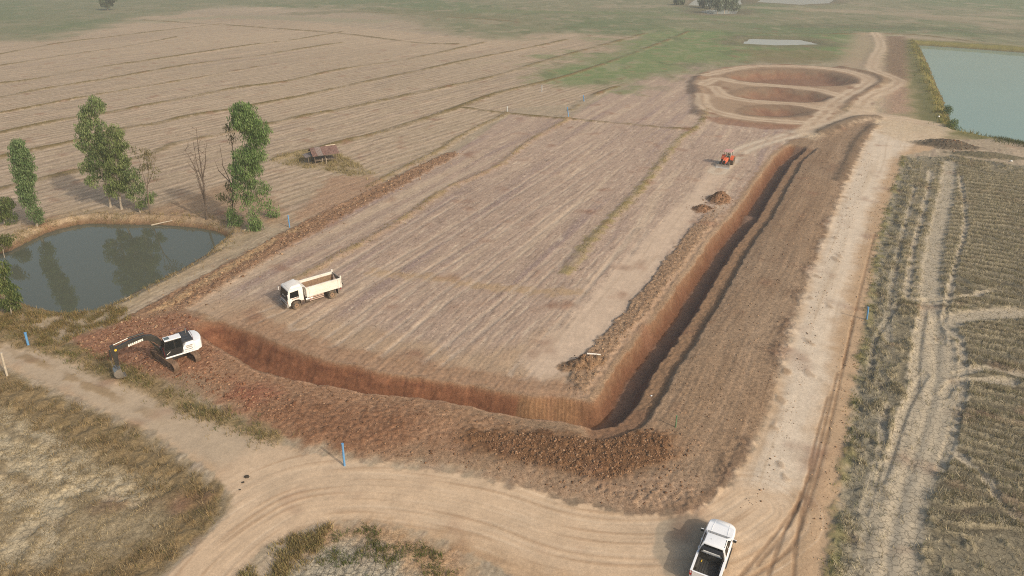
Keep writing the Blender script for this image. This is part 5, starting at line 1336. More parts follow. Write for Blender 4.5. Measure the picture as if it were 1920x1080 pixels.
# ------------------------------------------------------------------ loose clods, straw and grass (real small geometry, uncountable)
def attr_mat(name, rough=0.9, trans=0.0, var=0.25):
    m, n, l, b = new_mat(name)
    a = n.new('ShaderNodeAttribute'); a.attribute_name = 'tint'
    tc = n.new('ShaderNodeTexCoord'); nz = n.new('ShaderNodeTexNoise'); nz.inputs['Scale'].default_value = 2.0; nz.inputs['Detail'].default_value = 3
    l.new(tc.outputs['Object'], nz.inputs['Vector'])
    mp = n.new('ShaderNodeMapRange'); mp.inputs[1].default_value = 0.3; mp.inputs[2].default_value = 0.7; mp.inputs[3].default_value = 1 - var; mp.inputs[4].default_value = 1 + var
    l.new(nz.outputs[0], mp.inputs[0])
    sc = n.new('ShaderNodeVectorMath'); sc.operation = 'SCALE'
    l.new(a.outputs['Color'], sc.inputs[0]); l.new(mp.outputs[0], sc.inputs['Scale']); l.new(sc.outputs[0], b.inputs['Base Color'])
    b.inputs['Roughness'].default_value = rough; b.inputs['Specular IOR Level'].default_value = 0.2
    if trans:
        tr = n.new('ShaderNodeBsdfTranslucent'); l.new(sc.outputs[0], tr.inputs['Color'])
        mx = n.new('ShaderNodeMixShader'); mx.inputs[0].default_value = trans
        l.new(b.outputs[0], mx.inputs[1]); l.new(tr.outputs[0], mx.inputs[2])
        l.new(mx.outputs[0], n['Material Output'].inputs['Surface'])
    return m
M_clod = attr_mat('clod_soil', 0.95)
M_blade = attr_mat('grass_blade', 0.85, 0.25)
M_leaf = attr_mat('leaf', 0.5, 0.45, 0.18)

ico_v = None
def ico():
    bm = bmesh.new(); bmesh.ops.create_icosphere(bm, subdivisions=1, radius=1.0)
    v = np.array([p.co[:] for p in bm.verts]); f = np.array([[q.index for q in p.verts] for p in bm.faces]); bm.free()
    return v, f
ICO_V, ICO_F = ico()
def clods(name, pts, size, cols, label, flat=0.7):
    K = len(pts)
    z = zat(pts[:, 0], pts[:, 1])
    s = size * 0.85 * np.minimum(np.exp(rng.normal(0, 0.55, K)), 3.6)
    V = ICO_V[None] * (1 + rng.uniform(-0.28, 0.28, (K, len(ICO_V), 1)))
    sc3 = np.stack([rng.uniform(0.75, 1.3, K), rng.uniform(0.75, 1.3, K), flat * rng.uniform(0.7, 1.2, K)], 1)
    V = V * sc3[:, None, :] * s[:, None, None]
    a = rng.uniform(0, 6.28, K); ca, sa = np.cos(a)[:, None], np.sin(a)[:, None]
    V = np.stack([V[..., 0] * ca - V[..., 1] * sa, V[..., 0] * sa + V[..., 1] * ca, V[..., 2]], -1)
    V += np.stack([pts[:, 0], pts[:, 1], z + s * 0.25 * flat], 1)[:, None, :]
    F = ICO_F[None] + (np.arange(K) * len(ICO_V))[:, None, None]
    ci = rng.integers(0, len(cols), K); c = np.array([alb(*q) for q in cols])[ci] * rng.uniform(0.8, 1.2, (K, 1))
    T = np.repeat(c, len(ICO_V), 0)
    o = quick_mesh(name, V.reshape(-1, 3), F.reshape(-1, 3), M_clod, colors={'tint': T})
    tag(o, label, 'clods', kind='stuff'); return o
def scatter_poly(px, K, z=0.0, dens=None):
    P = plan(px, z); lo, hi = P.min(0), P.max(0); out = []; n = 0
    while n < K:
        q = rng.uniform(lo, hi, (K * 2, 2)); q = q[inside(q[:, 0], q[:, 1], P)]
        if dens is not None: q = q[rng.uniform(0, 1, len(q)) < dens(q)]
        if not len(q): break
        out.append(q); n += len(q)
    return np.concatenate(out)[:K]
def scatter_line(P, K, w):
    P = np.asarray(P); L = np.hypot(*np.diff(P, axis=0).T); A = np.concatenate([[0], np.cumsum(L)])
    t = rng.uniform(0, A[-1], K); i = np.clip(np.searchsorted(A, t) - 1, 0, len(L) - 1); f = (t - A[i]) / L[i]
    q = P[i] + (P[i + 1] - P[i]) * f[:, None]
    return q + rng.normal(0, w, (K, 2))
def patchy(scale, thr, seed):
    return lambda q: np.clip((fbm(q[:, 0] / scale, q[:, 1] / scale, 3, seed) - thr) * 3 + 0.5, 0, 1)
def keep(q, regs=None, dry=True):
    r = grid_val(REG, q[:, 0], q[:, 1]); m = np.ones(len(q), bool)
    if regs is not None: m &= np.isin(r, regs)
    if dry: m &= (zat(q[:, 0], q[:, 1]) > POND_Z + 0.08)
    return q[m]
def blades(name, pts, h, w, per, cols, label, spread=0.16, lean=0.5, cat='grass', mat=None, tipk=0.25, drop=0.0):
    K = len(pts) * per
    base = np.repeat(pts, per, 0) + rng.normal(0, spread, (K, 2))
    z = zat(base[:, 0], base[:, 1]) - drop
    hh = h * rng.uniform(0.5, 1.4, K); a = rng.uniform(0, 6.28, K); le = rng.uniform(0, lean, K) * hh
    ww = w * rng.uniform(0.6, 1.4, K); b_ = rng.uniform(0, 6.28, K)
    dx, dy = np.cos(b_) * ww, np.sin(b_) * ww
    p0 = np.stack([base[:, 0] - dx, base[:, 1] - dy, z], 1); p1 = np.stack([base[:, 0] + dx, base[:, 1] + dy, z], 1)
    tx, ty = base[:, 0] + np.cos(a) * le, base[:, 1] + np.sin(a) * le
    p2 = np.stack([tx + dx * tipk, ty + dy * tipk, z + hh], 1); p3 = np.stack([tx - dx * tipk, ty - dy * tipk, z + hh], 1)
    V = np.stack([p0, p1, p2, p3], 1).reshape(-1, 3)
    F = np.arange(K * 4).reshape(K, 4)
    ci = np.repeat(rng.integers(0, len(cols), len(pts)), per); c = np.array([alb(*q) for q in cols])[ci] * rng.uniform(0.75, 1.25, (K, 1))
    o = quick_mesh(name, V, F, mat or M_blade, colors={'tint': np.repeat(c, 4, 0)})
    tag(o, label, cat, kind='stuff'); return o

# clods of turned soil
BRN = [(146, 110, 80), (124, 90, 63), (156, 122, 92), (108, 77, 53)]
RED = [(148, 106, 78), (124, 84, 58), (166, 126, 94), (108, 70, 48)]
emb_clip = lambda q: keep(q, [4])
q = np.concatenate([
    emb_clip(scatter_poly([(420, 670), (560, 718), (700, 740), (860, 775), (1000, 806), (1120, 818), (1240, 800), (1300, 830), (1320, 930), (1180, 960), (960, 900), (760, 865), (620, 840), (470, 785), (400, 740)], 2600)),
    emb_clip(scatter_poly([(870, 818), (1060, 824), (1200, 815), (1262, 830), (1265, 862), (1130, 908), (950, 866)], 3600))])
clods('soil_clods', q, 0.040, BRN, 'brown clods strewn over the tipped soil in front of the canal')
q = emb_clip(scatter_poly([(140, 645), (230, 606), (330, 588), (372, 600), (400, 640), (420, 690), (470, 730), (560, 760), (540, 800), (430, 760), (330, 715), (250, 705), (180, 680)], 3000))
clods('red_clods', q, 0.055, RED, 'red-brown clods strewn around the excavator')
q = emb_clip(scatter_poly([(1250, 700), (1480, 360), (1540, 262), (1620, 240), (1560, 420), (1500, 590), (1440, 770), (1350, 900), (1280, 800)], 3600))
clods('embankment_clods', q, 0.035, [(156, 122, 92), (130, 98, 72), (170, 138, 106), (116, 88, 66)], 'small clods scattered on the embankment beside the road')
q = scatter_line(P_strip, 3200, 1.15)
clods('strip_clods', q, 0.065, [(150, 116, 86), (124, 92, 66), (170, 138, 106)], 'brown clods along the dug strip between pond and field')
i0 = dist_line(X, Y, E, 1.0)  # canal edge
seg_pts = scatter_line(E[3:8], 2400, 0.2)
nrm = np.array([-(E[5] - E[6])[1], (E[5] - E[6])[0]]); nrm = nrm / np.linalg.norm(nrm)
if nrm[0] > 0: nrm = -nrm
seg_pts = seg_pts + nrm * rng.uniform(0.5, 2.7, (len(seg_pts), 1))
clods('bank_clods', keep(seg_pts, [2, 6, 20, 21, 22]), 0.038, [(158, 124, 92), (138, 106, 77), (178, 146, 112)], 'clods dumped in a strip along the left edge of the canal')
heap_pts = np.concatenate([np.array(at(1347, 376)) + rng.normal(0, 1.1, (300, 2)), np.array(at(1316, 393)) + rng.normal(0, 0.9, (160, 2)), np.array(at(1092, 684)) + rng.normal(0, 0.8, (120, 2)), np.array(at(1785, 276)) + rng.normal(0, 2.0, (300, 2))])
clods('heap_clods', heap_pts, 0.065, BRN[:2] + [(104, 80, 58)], 'loose clods lying on the spoil heaps')
verge_pts = scatter_line(P_verge, 1600, 0.3) + np.array([-1.2, 0.4]) * rng.uniform(0.2, 1.6, (1600, 1))
clods('road_gravel', keep(verge_pts, [7]), 0.03, [(200, 166, 126), (176, 140, 104), (150, 116, 84)], 'gravel and small stones along the right shoulder of the dirt road')
q = keep(scatter_poly([(1380, 960), (1430, 880), (1470, 760), (1500, 640), (1570, 420), (1620, 280), (1640, 290), (1600, 420), (1540, 600), (1490, 800), (1430, 950)], 1300), [7])
clods('road_edge_rubble', q, 0.03, [(186, 156, 122), (156, 126, 98), (130, 102, 78)], 'crumbs of soil along the left edge of the pale road')

# stubble and straw
def stub_dens(q):
    v = grid_val(STUB, q[:, 0], q[:, 1]) ** 1.6; e = grid_val(edge, q[:, 0], q[:, 1])
    return np.clip(v * 1.0 + e * 0.08 + 0.03, 0, 1)
q = keep(scatter_poly([(1560, 1110), (1600, 800), (1640, 560), (1700, 300), (1790, 294), (1920, 314), (2060, 330), (2250, 600), (2300, 1110)], 40000, dens=stub_dens), [8])
blades('rice_stubble', q, 0.30, 0.020, 4, [(192, 174, 138), (168, 151, 117), (142, 128, 98), (206, 189, 154), (146, 138, 100)], 'rows of dry rice stubble standing on the right field', 0.13, 1.1, 'stubble')
q = scatter_poly([(560, 1110), (620, 1000), (700, 985), (780, 1010), (860, 1060), (900, 1110)], 500, dens=patchy(2.0, 0.1, 7))
blades('weed_tufts', q, 0.22, 0.018, 6, [(112, 116, 62), (140, 124, 76), (96, 104, 52)], 'green weeds on the cracked ground below the road bend', 0.10, 0.7)
q = keep(scatter_poly([(440, 1090), (500, 1030), (560, 1002), (620, 985), (600, 1040), (540, 1090)], 520, dens=patchy(1.5, -0.1, 8)), [9, 10, 0, 7])
blades('dry_grass', q, 0.32, 0.020, 6, [(166, 142, 92), (148, 126, 80), (182, 158, 108), (128, 122, 74)], 'dry yellow grass at the bottom inside the road bend', 0.14, 0.8)
# verge of the fallow field
def ll_dens(q):
    return np.clip(grid_val(verge_ll, q[:, 0], q[:, 1]) + 0.01, 0, 1) * np.clip(0.35 + 1.6 * fbm(q[:, 0] / 1.6, q[:, 1] / 1.6, 3, 17), 0, 1)
q = keep(scatter_poly([(-160, 650), (0, 690), (100, 738), (200, 782), (285, 822), (340, 860), (395, 900), (425, 930), (420, 962), (375, 1010), (300, 1080), (230, 1110), (-160, 1110)], 1150, dens=ll_dens), [9])
blades('verge_grass', q, 0.28, 0.020, 5, [(150, 124, 84), (134, 110, 72), (162, 136, 94), (120, 108, 68), (176, 150, 108)], 'brown and green grass along the edge of the lower left field', 0.16, 0.9)
q = keep(scatter_poly([(-160, 700), (0, 745), (220, 850), (330, 930), (330, 1010), (200, 1110), (-160, 1110)], 4200, dens=patchy(2.0, -0.1, 18)), [9])
blades('field_straw', q, 0.13, 0.018, 4, [(190, 168, 126), (160, 138, 100), (138, 120, 88)], 'short dry straw lying over the lower left field', 0.2, 1.6, 'straw')
q = scatter_line(P_tverge, 2600, 0.7); q = q[rng.uniform(0, 1, len(q)) < np.clip(0.45 + 1.3 * fbm(q[:, 0] / 1.8, q[:, 1] / 1.8, 2, 41), 0, 1)]
blades('track_verge_grass', keep(q, [0, 4, 7, 11, 9]), 0.30, 0.020, 5, [(138, 120, 74), (152, 130, 84), (114, 112, 64), (168, 144, 98)], 'green and dry grass between the farm track and the red soil', 0.15, 0.8)
q = scatter_line(P_verge, 1700, 0.33)
blades('road_verge_weeds', q[rng.uniform(0, 1, len(q)) < np.clip(0.35 + 1.2 * fbm(q[:, 0] / 3, q[:, 1] / 3, 2, 19), 0, 1)], 0.20, 0.020, 5, [(122, 124, 66), (142, 132, 76), (108, 112, 58), (150, 134, 88)], 'line of green weeds between the road and the right field', 0.13, 0.8)
ring = np.vstack([P_pond, P_pond[:1]])
q = keep(scatter_line(ring, 5200, 1.5), [11, 0, 1, 2, 4]); q = q[rng.uniform(0, 1, len(q)) < np.clip(0.5 + 1.2 * fbm(q[:, 0] / 2.2, q[:, 1] / 2.2, 2, 43), 0.05, 1)]
blades('pond_grass', q, 0.30, 0.022, 5, [(172, 146, 100), (154, 128, 84), (186, 160, 116), (138, 126, 80)], 'dry yellow grass on the banks of the small pond', 0.16, 0.9)
q = keep(scatter_poly([(-80, 590), (40, 575), (130, 590), (230, 575), (250, 600), (150, 630), (100, 660), (0, 620), (-80, 600)], 1700, dens=patchy(1.6, 0.0, 23)))
blades('bank_grass', q, 0.38, 0.022, 5, [(160, 134, 86), (142, 118, 74), (124, 114, 66)], 'rough grass between the pond and the farm track', 0.17, 0.9)
near_bunds = []
for P, w in BUND_LINES[:7] + BUND_LINES[-3:]:
    L = float(np.hypot(*np.diff(P, axis=0).T).sum()); qq = scatter_line(P, int(L * 6), w * 0.45)
    near_bunds.append(qq[qq[:, 1] < 210])
q = np.concatenate(near_bunds)
q = q[rng.uniform(0, 1, len(q)) < np.clip(0.5 + 1.0 * fbm(q[:, 0] / 5, q[:, 1] / 5, 2, 29), 0.08, 1)]
blades('bund_grass', q, 0.19, 0.028, 4, [(160, 138, 88), (142, 122, 76), (150, 136, 80), (128, 110, 70)], 'dry grass growing on the low field bunds', 0.22, 0.8)
q = scatter_poly([(505, 302), (560, 286), (640, 290), (700, 326), (690, 338), (620, 322), (550, 313)], 800, dens=patchy(4, -0.2, 33))
blades('hut_grass', q, 0.42, 0.03, 5, [(170, 150, 104), (152, 134, 90), (160, 142, 96)], 'yellow-green grass around the hut', 0.2, 0.8)
q = scatter_line(P_res[:8], 1800, 1.3); q = q[rng.uniform(0, 1, len(q)) < np.clip(0.5 + 1.0 * fbm(q[:, 0] / 6, q[:, 1] / 6, 2, 37), 0, 1)]; q = q + np.array([-1.9, 0.5])
q = keep(q, None); blades('reservoir_weeds', q, 0.7, 0.06, 4, [(130, 128, 66), (162, 144, 74), (106, 112, 54), (150, 130, 78)], 'tall weeds along the left bank of the reservoir', 0.35, 0.7)
q = scatter_line(P_res[7:10], 1800, 1.6) + np.array([-0.6, -2.6])
blades('reservoir_near_weeds', keep(q), 0.5, 0.05, 4, [(96, 104, 54), (120, 116, 64), (84, 88, 48)], 'weeds along the near bank of the reservoir', 0.3, 0.7)
# short straw on the harvested plots close enough to show it
q = keep(scatter_poly([(350, 600), (520, 470), (760, 330), (1060, 220), (1330, 240), (1420, 330), (1300, 470), (1120, 690), (900, 715), (560, 640)], 22000), [2])
q = q[(rng.uniform(0, 1, len(q)) < np.clip(0.35 + 0.8 * grid_val(br2, q[:, 0], q[:, 1]), 0.05, 1))]
blades('plot_straw', q, 0.12, 0.022, 2, [(196, 172, 140), (150, 126, 104), (120, 98, 80)], 'cut straw and stubble lying in rows on the enclosed plot', 0.25, 1.8, 'straw')

# ------------------------------------------------------------------ trees
M_bark = simple('pale_bark', (0.36, 0.31, 0.25), 0.9, var=0.3, scale=3, bump=0.4)
M_dbark = simple('dark_bark', (0.14, 0.105, 0.08), 0.95, var=0.3, scale=3, bump=0.4)
def leaf_mesh(name, centres, parent, cols, n_leaf, L=0.42, W=0.075, r=0.55, droop=0.75, rz=1.0):
    C_ = np.asarray(centres); K = len(C_) * n_leaf
    c = np.repeat(C_, n_leaf, 0); off = rng.normal(0, 1, (K, 3)); off *= (r * rng.uniform(0.2, 1.0, (K, 1)) ** 0.5 / np.linalg.norm(off, axis=1, keepdims=True)); off[:, 2] *= rz
    b0 = c + off
    d = rng.normal(0, 1, (K, 3)); d /= np.linalg.norm(d, axis=1, keepdims=True)
    d = d * (1 - droop) + np.array([0, 0, -1]) * droop + off * 0.25; d /= np.linalg.norm(d, axis=1, keepdims=True)
    s = rng.normal(0, 1, (K, 3)); s -= d * np.sum(s * d, 1, keepdims=True); s /= np.linalg.norm(s, axis=1, keepdims=True)
    ln = L * rng.uniform(0.7, 1.3, (K, 1)); wd = W * rng.uniform(0.7, 1.3, (K, 1))
    V = np.stack([b0, b0 + d * ln * 0.45 + s * wd, b0 + d * ln, b0 + d * ln * 0.45 - s * wd], 1).reshape(-1, 3)
    F = np.arange(K * 4).reshape(K, 4)
    ccl = np.array([alb(*q) for q in cols]); ci = np.repeat(rng.integers(0, len(cols), len(C_)), n_leaf)
    ci = np.where(rng.uniform(0, 1, K) < 0.3, rng.integers(0, len(cols), K), ci)
    col = np.minimum(ccl[ci] * 1.3 * rng.uniform(0.75, 1.25, (K, 1)), 0.6)
    o = quick_mesh(name, V, F, M_leaf, colors={'tint': np.repeat(col, 4, 0)}); o.parent = parent
    return o
GRN = [(124, 136, 84), (108, 122, 72), (138, 148, 94), (94, 108, 64), (146, 148, 100)]
BRT = [(122, 142, 82), (106, 128, 72), (138, 154, 94), (94, 112, 64)]
def tree(name, base_px, blobs, trunk_px, label, cat='tree', cols=GRN, clump_d=2.4, n_leaf=40, r0=0.16, bark=None, group=None, L=0.36, W=0.050, extra=(), r=0.52):
    """trunk through surveyed points; crown of leaf clumps filling surveyed ellipsoids"""
    bx, by = at(*base_px); bz = zat(bx, by) - 0.05
    t = empty(name, (bx, by, bz)); tag(t, label, cat, group)
    def P(px, py, dy=0.0):
        x, z = at_Y(px, py, by + dy); return Vector((x - bx, dy, z - bz))
    def trunk(pts, rr, nm):
        pts = [P(*q) for q in pts]; pts[0].z = max(0, pts[0].z) if nm != 'trunk' else 0.0
        fine = []
        for i in range(len(pts) - 1):
            for k in range(3):
                fine.append(pts[i].lerp(pts[i + 1], k / 3) + Vector((random.uniform(-1, 1), random.uniform(-1, 1), 0)) * rr * 0.4)
        fine[0] = pts[0]; fine.append(pts[-1]); k = len(fine)
        m = MB(); m.tube(fine, [rr * (1 - 0.8 * i / (k - 1)) * (1.35 if i == 0 else 1) for i in range(k)], 8)
        m.build(nm, bark or M_bark, t, smooth=True); return fine
    main = trunk(trunk_px, r0, 'trunk')
    limbs = [trunk(e, r0 * 0.6, 'limb') for e in extra]
    axis = main + [p for l_ in limbs for p in l_]
    cen = []
    mb = MB()
    for (px, py, rx, ry, k) in blobs:
        c = P(px, py); s = (by * 0.894 + CAM_H * 0 + 16.1) / FPX
        RX, RZ = rx * s, ry * s * 1.06
        for _ in range(int(k * 1.9)):
            v = Vector((random.gauss(0, 1), random.gauss(0, 1), random.gauss(0, 1))); v.normalize(); v *= random.uniform(0.15, 1.0) ** 0.45
            q = c + Vector((v.x * RX, v.y * RX * 0.9, v.z * RZ))
            if q.z < 0.2: continue
            cen.append(q)
            low = [p for p in axis if p.z < q.z - 0.3] or [main[0]]
            a = min(low, key=lambda p: (p - q).length)
            mid = a.lerp(q, 0.55) + Vector((0, 0, 0.12 * (q - a).length))
            if random.random() < 0.75: mb.tube([a, mid, q], [0.035, 0.022, 0.008], 4, cap=False)
    if cen:
        if mb.v: mb.build('branches', bark or M_bark, t)['kind'] = 'stuff'
        leaf_mesh('crown', [tuple(q) for q in cen], t, cols, n_leaf, L, W, r)
    return t
tree('eucalyptus_tree', (207, 388), [(177, 196, 15, 14, 15), (162, 212, 14, 16, 16), (174, 240, 25, 20, 34), (170, 268, 24, 24, 42), (184, 295, 22, 18, 26), (160, 310, 15, 12, 12), (178, 330, 18, 16, 15), (204, 345, 9, 18, 8)],
     [(207, 388), (203, 365), (192, 330), (184, 290), (176, 240), (172, 190)], 'tallest ragged tree of the left pair with drooping leaves behind the pond', extra=([(190, 320), (178, 295), (166, 262), (163, 215)],))
tree('eucalyptus_tree', (228, 392), [(214, 248, 15, 12, 14), (214, 272, 22, 18, 30), (218, 300, 22, 20, 34), (222, 330, 20, 20, 26), (206, 318, 12, 14, 10), (236, 344, 14, 14, 12), (216, 352, 10, 14, 8)],
     [(228, 392), (224, 360), (219, 320), (216, 280), (214, 240)], 'dense rounder tree close beside the tallest ragged tree behind the pond', cols=[(130, 140, 84), (116, 126, 74), (144, 150, 94), (104, 112, 66)])
tree('eucalyptus_tree', (263, 398), [(248, 322, 12, 12, 10), (258, 348, 10, 14, 8), (246, 360, 10, 12, 7), (282, 368, 8, 10, 6), (262, 380, 12, 8, 6)],
     [(263, 398), (256, 380), (248, 355), (246, 318)], 'small thin leaning tree with pale trunk right of the left tree pair', r0=0.10)
tree('sparse_tree', (282, 402), [(262, 284, 14, 12, 4), (276, 296, 14, 16, 6), (286, 320, 8, 14, 3), (268, 310, 10, 10, 3)], [(282, 402), (276, 360), (278, 320), (274, 278)],
     'nearly bare small tree with a few brown leaves next to the leaning thin tree', cols=[(128, 118, 80), (112, 108, 70), (140, 122, 84)], r0=0.09, bark=M_dbark, n_leaf=18, extra=([(276, 355), (266, 320), (258, 288)], [(278, 345), (288, 318), (292, 292)]))
tree('poplar_tree', (70, 424), [(34, 274, 13, 12, 16), (38, 292, 17, 14, 28), (42, 314, 18, 14, 32), (46, 336, 18, 14, 32), (50, 358, 16, 14, 24), (56, 378, 14, 12, 16), (64, 396, 11, 12, 9), (72, 410, 7, 9, 4)],
     [(70, 424), (62, 395), (54, 365), (46, 320), (34, 264)], 'narrow column shaped green tree leaning left at the left edge of the pond', cols=[(112, 130, 82), (98, 116, 70), (126, 140, 90)], n_leaf=44, L=0.30)
tree('eucalyptus_tree', (466, 432), [(456, 206, 21, 12, 36), (460, 226, 25, 16, 46), (446, 222, 14, 18, 20), (486, 246, 20, 16, 28), (470, 252, 16, 16, 16), (488, 266, 14, 10, 9), (466, 290, 30, 15, 52), (462, 314, 30, 16, 50), (456, 340, 24, 14, 20), (488, 350, 14, 16, 10), (462, 362, 26, 14, 14), (474, 384, 22, 12, 7)],
     [(466, 432), (467, 400), (468, 350), (470, 300), (468, 250), (462, 205)], 'tall bright green tree in two tiers at the right end of the pond', cols=BRT, r0=0.17, n_leaf=31)
tree('sparse_tree', (440, 420), [(426, 240, 5, 6, 3), (434, 256, 8, 8, 3), (428, 352, 8, 12, 4), (420, 366, 10, 8, 4), (434, 372, 8, 10, 4)], [(440, 420), (436, 390), (436, 350), (418, 310), (412, 272)],
     'dark bare trunk with thin twigs left of the tall two tiered tree', cols=[(110, 108, 66), (126, 112, 78), (96, 102, 58)], r0=0.12, bark=M_dbark, n_leaf=18, extra=([(436, 350), (438, 300), (434, 258), (428, 236)], [(434, 345), (410, 320), (402, 300)]))
for px, py, k, lb in ((440, 416, 12, 'round green shrub at the foot of the dark bare trunk'), (478, 424, 12, 'green shrub at the foot of the tall two tiered tree'), (512, 400, 7, 'low loose shrub right of the tall two tiered tree')):
    tree('shrub', (px, py + 8), [(px, py - 4, 13, 11, k), (px - 4, py - 16, 10, 9, k // 2)], [(px, py + 8), (px, py), (px - 2, py - 12)], lb, 'shrub', BRT, r0=0.05, n_leaf=30, L=0.36)
tree('shrub', (8, 420), [(6, 382, 16, 11, 16), (2, 400, 16, 10, 12), (16, 408, 14, 8, 5)], [(8, 420), (7, 400), (6, 375)], 'rounded shrub at the left edge behind the pond', 'shrub', [(104, 114, 64), (92, 104, 58), (116, 120, 72)], r0=0.08)
tree('shrub', (22, 592), [(2, 500, 10, 18, 8), (4, 534, 13, 16, 12), (22, 545, 11, 18, 12), (16, 570, 14, 10, 7)], [(22, 592), (18, 570), (10, 530), (4, 490)], 'tall leafy shrub at the left edge on the near bank of the pond', 'shrub', [(98, 110, 60), (84, 98, 52), (116, 122, 70)], r0=0.07, n_leaf=46, r=0.45)
tree('shrub', (3, 470), [(2, 452, 14, 10, 8), (14, 446, 12, 8, 5)], [(3, 470), (3, 460), (2, 448)], 'small bush on the pond bank at the left edge of the view', 'shrub', [(116, 116, 64), (100, 104, 58)], r0=0.05)
# reservoir bushes
tree('shrub', (1776, 214), [(1776, 205, 7, 6, 8)], [(1776, 214), (1776, 209), (1776, 200)], 'dark green bush on the reservoir bank, the farther of two', 'shrub', [(86, 104, 50), (74, 90, 44)], r0=0.06, r=0.8, n_leaf=40)
tree('shrub', (1788, 240), [(1786, 230, 8, 7, 8), (1792, 242, 8, 5, 6)], [(1788, 240), (1788, 234), (1786, 226)], 'dark green bush on the reservoir bank, the nearer of two', 'shrub', [(96, 112, 52), (80, 96, 46)], r0=0.06, r=0.8, n_leaf=40)
# far trees at the top edge
FAR = [(86, 96, 66), (74, 84, 58), (98, 104, 74)]
tree('round_tree', (202, 19), [(198, 2, 10, 6, 16), (205, -6, 8, 6, 10)], [(202, 19), (202, 12), (200, 2)], 'lone small dark tree far off at the top left edge', cols=FAR, r0=0.35, r=1.6, L=1.2, W=0.35, n_leaf=50)
tree('round_tree', (1272, 9), [(1274, 2, 9, 6, 14)], [(1272, 9), (1272, 6), (1274, 0)], 'dark bush far off at the top edge, left of the flooded trees', 'bush', FAR, r0=0.3, r=1.6, L=1.2, W=0.35, n_leaf=50)
for k, (px, py, hpx) in enumerate(((1318, 14, 20), (1334, 16, 24), (1345, 25, 34), (1358, 24, 38), (1366, 22, 30), (1376, 20, 22))):
    nm = ['first', 'second', 'third', 'fourth', 'fifth', 'last'][k]
    tree('flooded_tree', (px, py), [(px, py - hpx * 0.75, 8, hpx * 0.25, 7), (px + 3, py - hpx * 0.4, 6, hpx * 0.2, 3)], [(px, py), (px + 0.5, py - hpx * 0.5), (px, py - hpx)], nm + ' from the left of the flooded trees at the top edge', cols=[(104, 112, 88), (92, 100, 78), (118, 124, 100)], r0=0.28, r=1.7, L=1.2, W=0.3, n_leaf=34, group='flooded trees by the far pools')

# bare tree: forking limbs only
def bare_tree(base_px, stems, label, r0=0.16):
    bx, by = at(*base_px); bz = zat(bx, by) - 0.05
    t = empty('bare_tree', (bx, by, bz)); tag(t, label, 'tree')
    def P(px, py): x, z = at_Y(px, py, by); return Vector((x - bx, 0, z - bz))
    for i, st in enumerate(stems):
        pts = [P(*q) for q in st]
        if i == 0: pts[0].z = 0
        dy = random.uniform(-0.9, 0.9) if i else 0.0
        for k, q in enumerate(pts): q.y += dy * k / len(pts) * 1.6
        n_ = len(pts); rr = r0 * (1 if i == 0 else 0.62)
        m = MB(); m.tube(pts, [rr * (1 - 0.82 * k / (n_ - 1)) for k in range(n_)], 7); m.build('trunk' if i == 0 else 'limb', M_dbark, t, smooth=True)
        tw = MB()
        for k in range(1, n_):
            for _ in range(3):
                a = pts[k - 1].lerp(pts[k], random.random()); d = Vector((random.uniform(-1, 1), random.uniform(-0.9, 0.9), random.uniform(0.5, 1.3))).normalized() * random.uniform(0.7, 1.9)
                mid = a + d * 0.5 + Vector((random.uniform(-.1, .1), random.uniform(-.1, .1), 0.05))
                tw.tube([a, mid, a + d], [0.03, 0.02, 0.008], 4, cap=False)
                for _ in range(2):
                    d2 = (d + Vector((random.uniform(-1, 1), random.uniform(-1, 1), random.uniform(-.2, 0.8)))).normalized() * random.uniform(0.4, 0.9)
                    tw.tube([mid, mid + d2], [0.015, 0.006], 4, cap=False)
        tw.build('twigs', M_dbark, t)['kind'] = 'stuff'
bare_tree((388, 412), [[(388, 412), (386, 390), (383, 355), (378, 320), (372, 280), (368, 240)], [(384, 370), (376, 350), (366, 322), (352, 296), (340, 282)], [(382, 345), (374, 325), (368, 305), (362, 270)], [(380, 335), (386, 300), (384, 270)], [(386, 385), (372, 345), (362, 318)]],
          'bare leafless forked tree behind the pond between the green trees')

# ------------------------------------------------------------------ hut, posts and small things
M_rust = simple('rusty_iron', (0.15, 0.085, 0.07), 0.8, 0.1, var=0.35, scale=2.2, dust=(0.24, 0.17, 0.14), dust_amt=0.5)
M_greysheet = simple('grey_iron', (0.25, 0.22, 0.20), 0.6, 0.3, var=0.25, scale=2.2, dust=(0.26, 0.15, 0.12), dust_amt=0.5)
M_wood = simple('weathered_wood', (0.17, 0.135, 0.10), 0.95, var=0.3, scale=4, bump=0.4)
M_pale_wood = simple('pale_wood', (0.52, 0.44, 0.34), 0.9, var=0.2, scale=5, bump=0.3)
M_blue = simple('blue_pipe', (0.10, 0.30, 0.58), 0.4, var=0.12, dust=DUST, dust_amt=0.18)
M_green = simple('green_post_paint', (0.10, 0.22, 0.12), 0.6, var=0.2, dust=DUST, dust_amt=0.25)
M_grey = simple('pale_grey_pipe', (0.50, 0.54, 0.56), 0.5, var=0.12)
M_conc = simple('concrete_post', (0.46, 0.40, 0.32), 0.9, var=0.2, bump=0.3)
M_bag = simple('white_plastic', (0.75, 0.75, 0.74), 0.4, var=0.1)

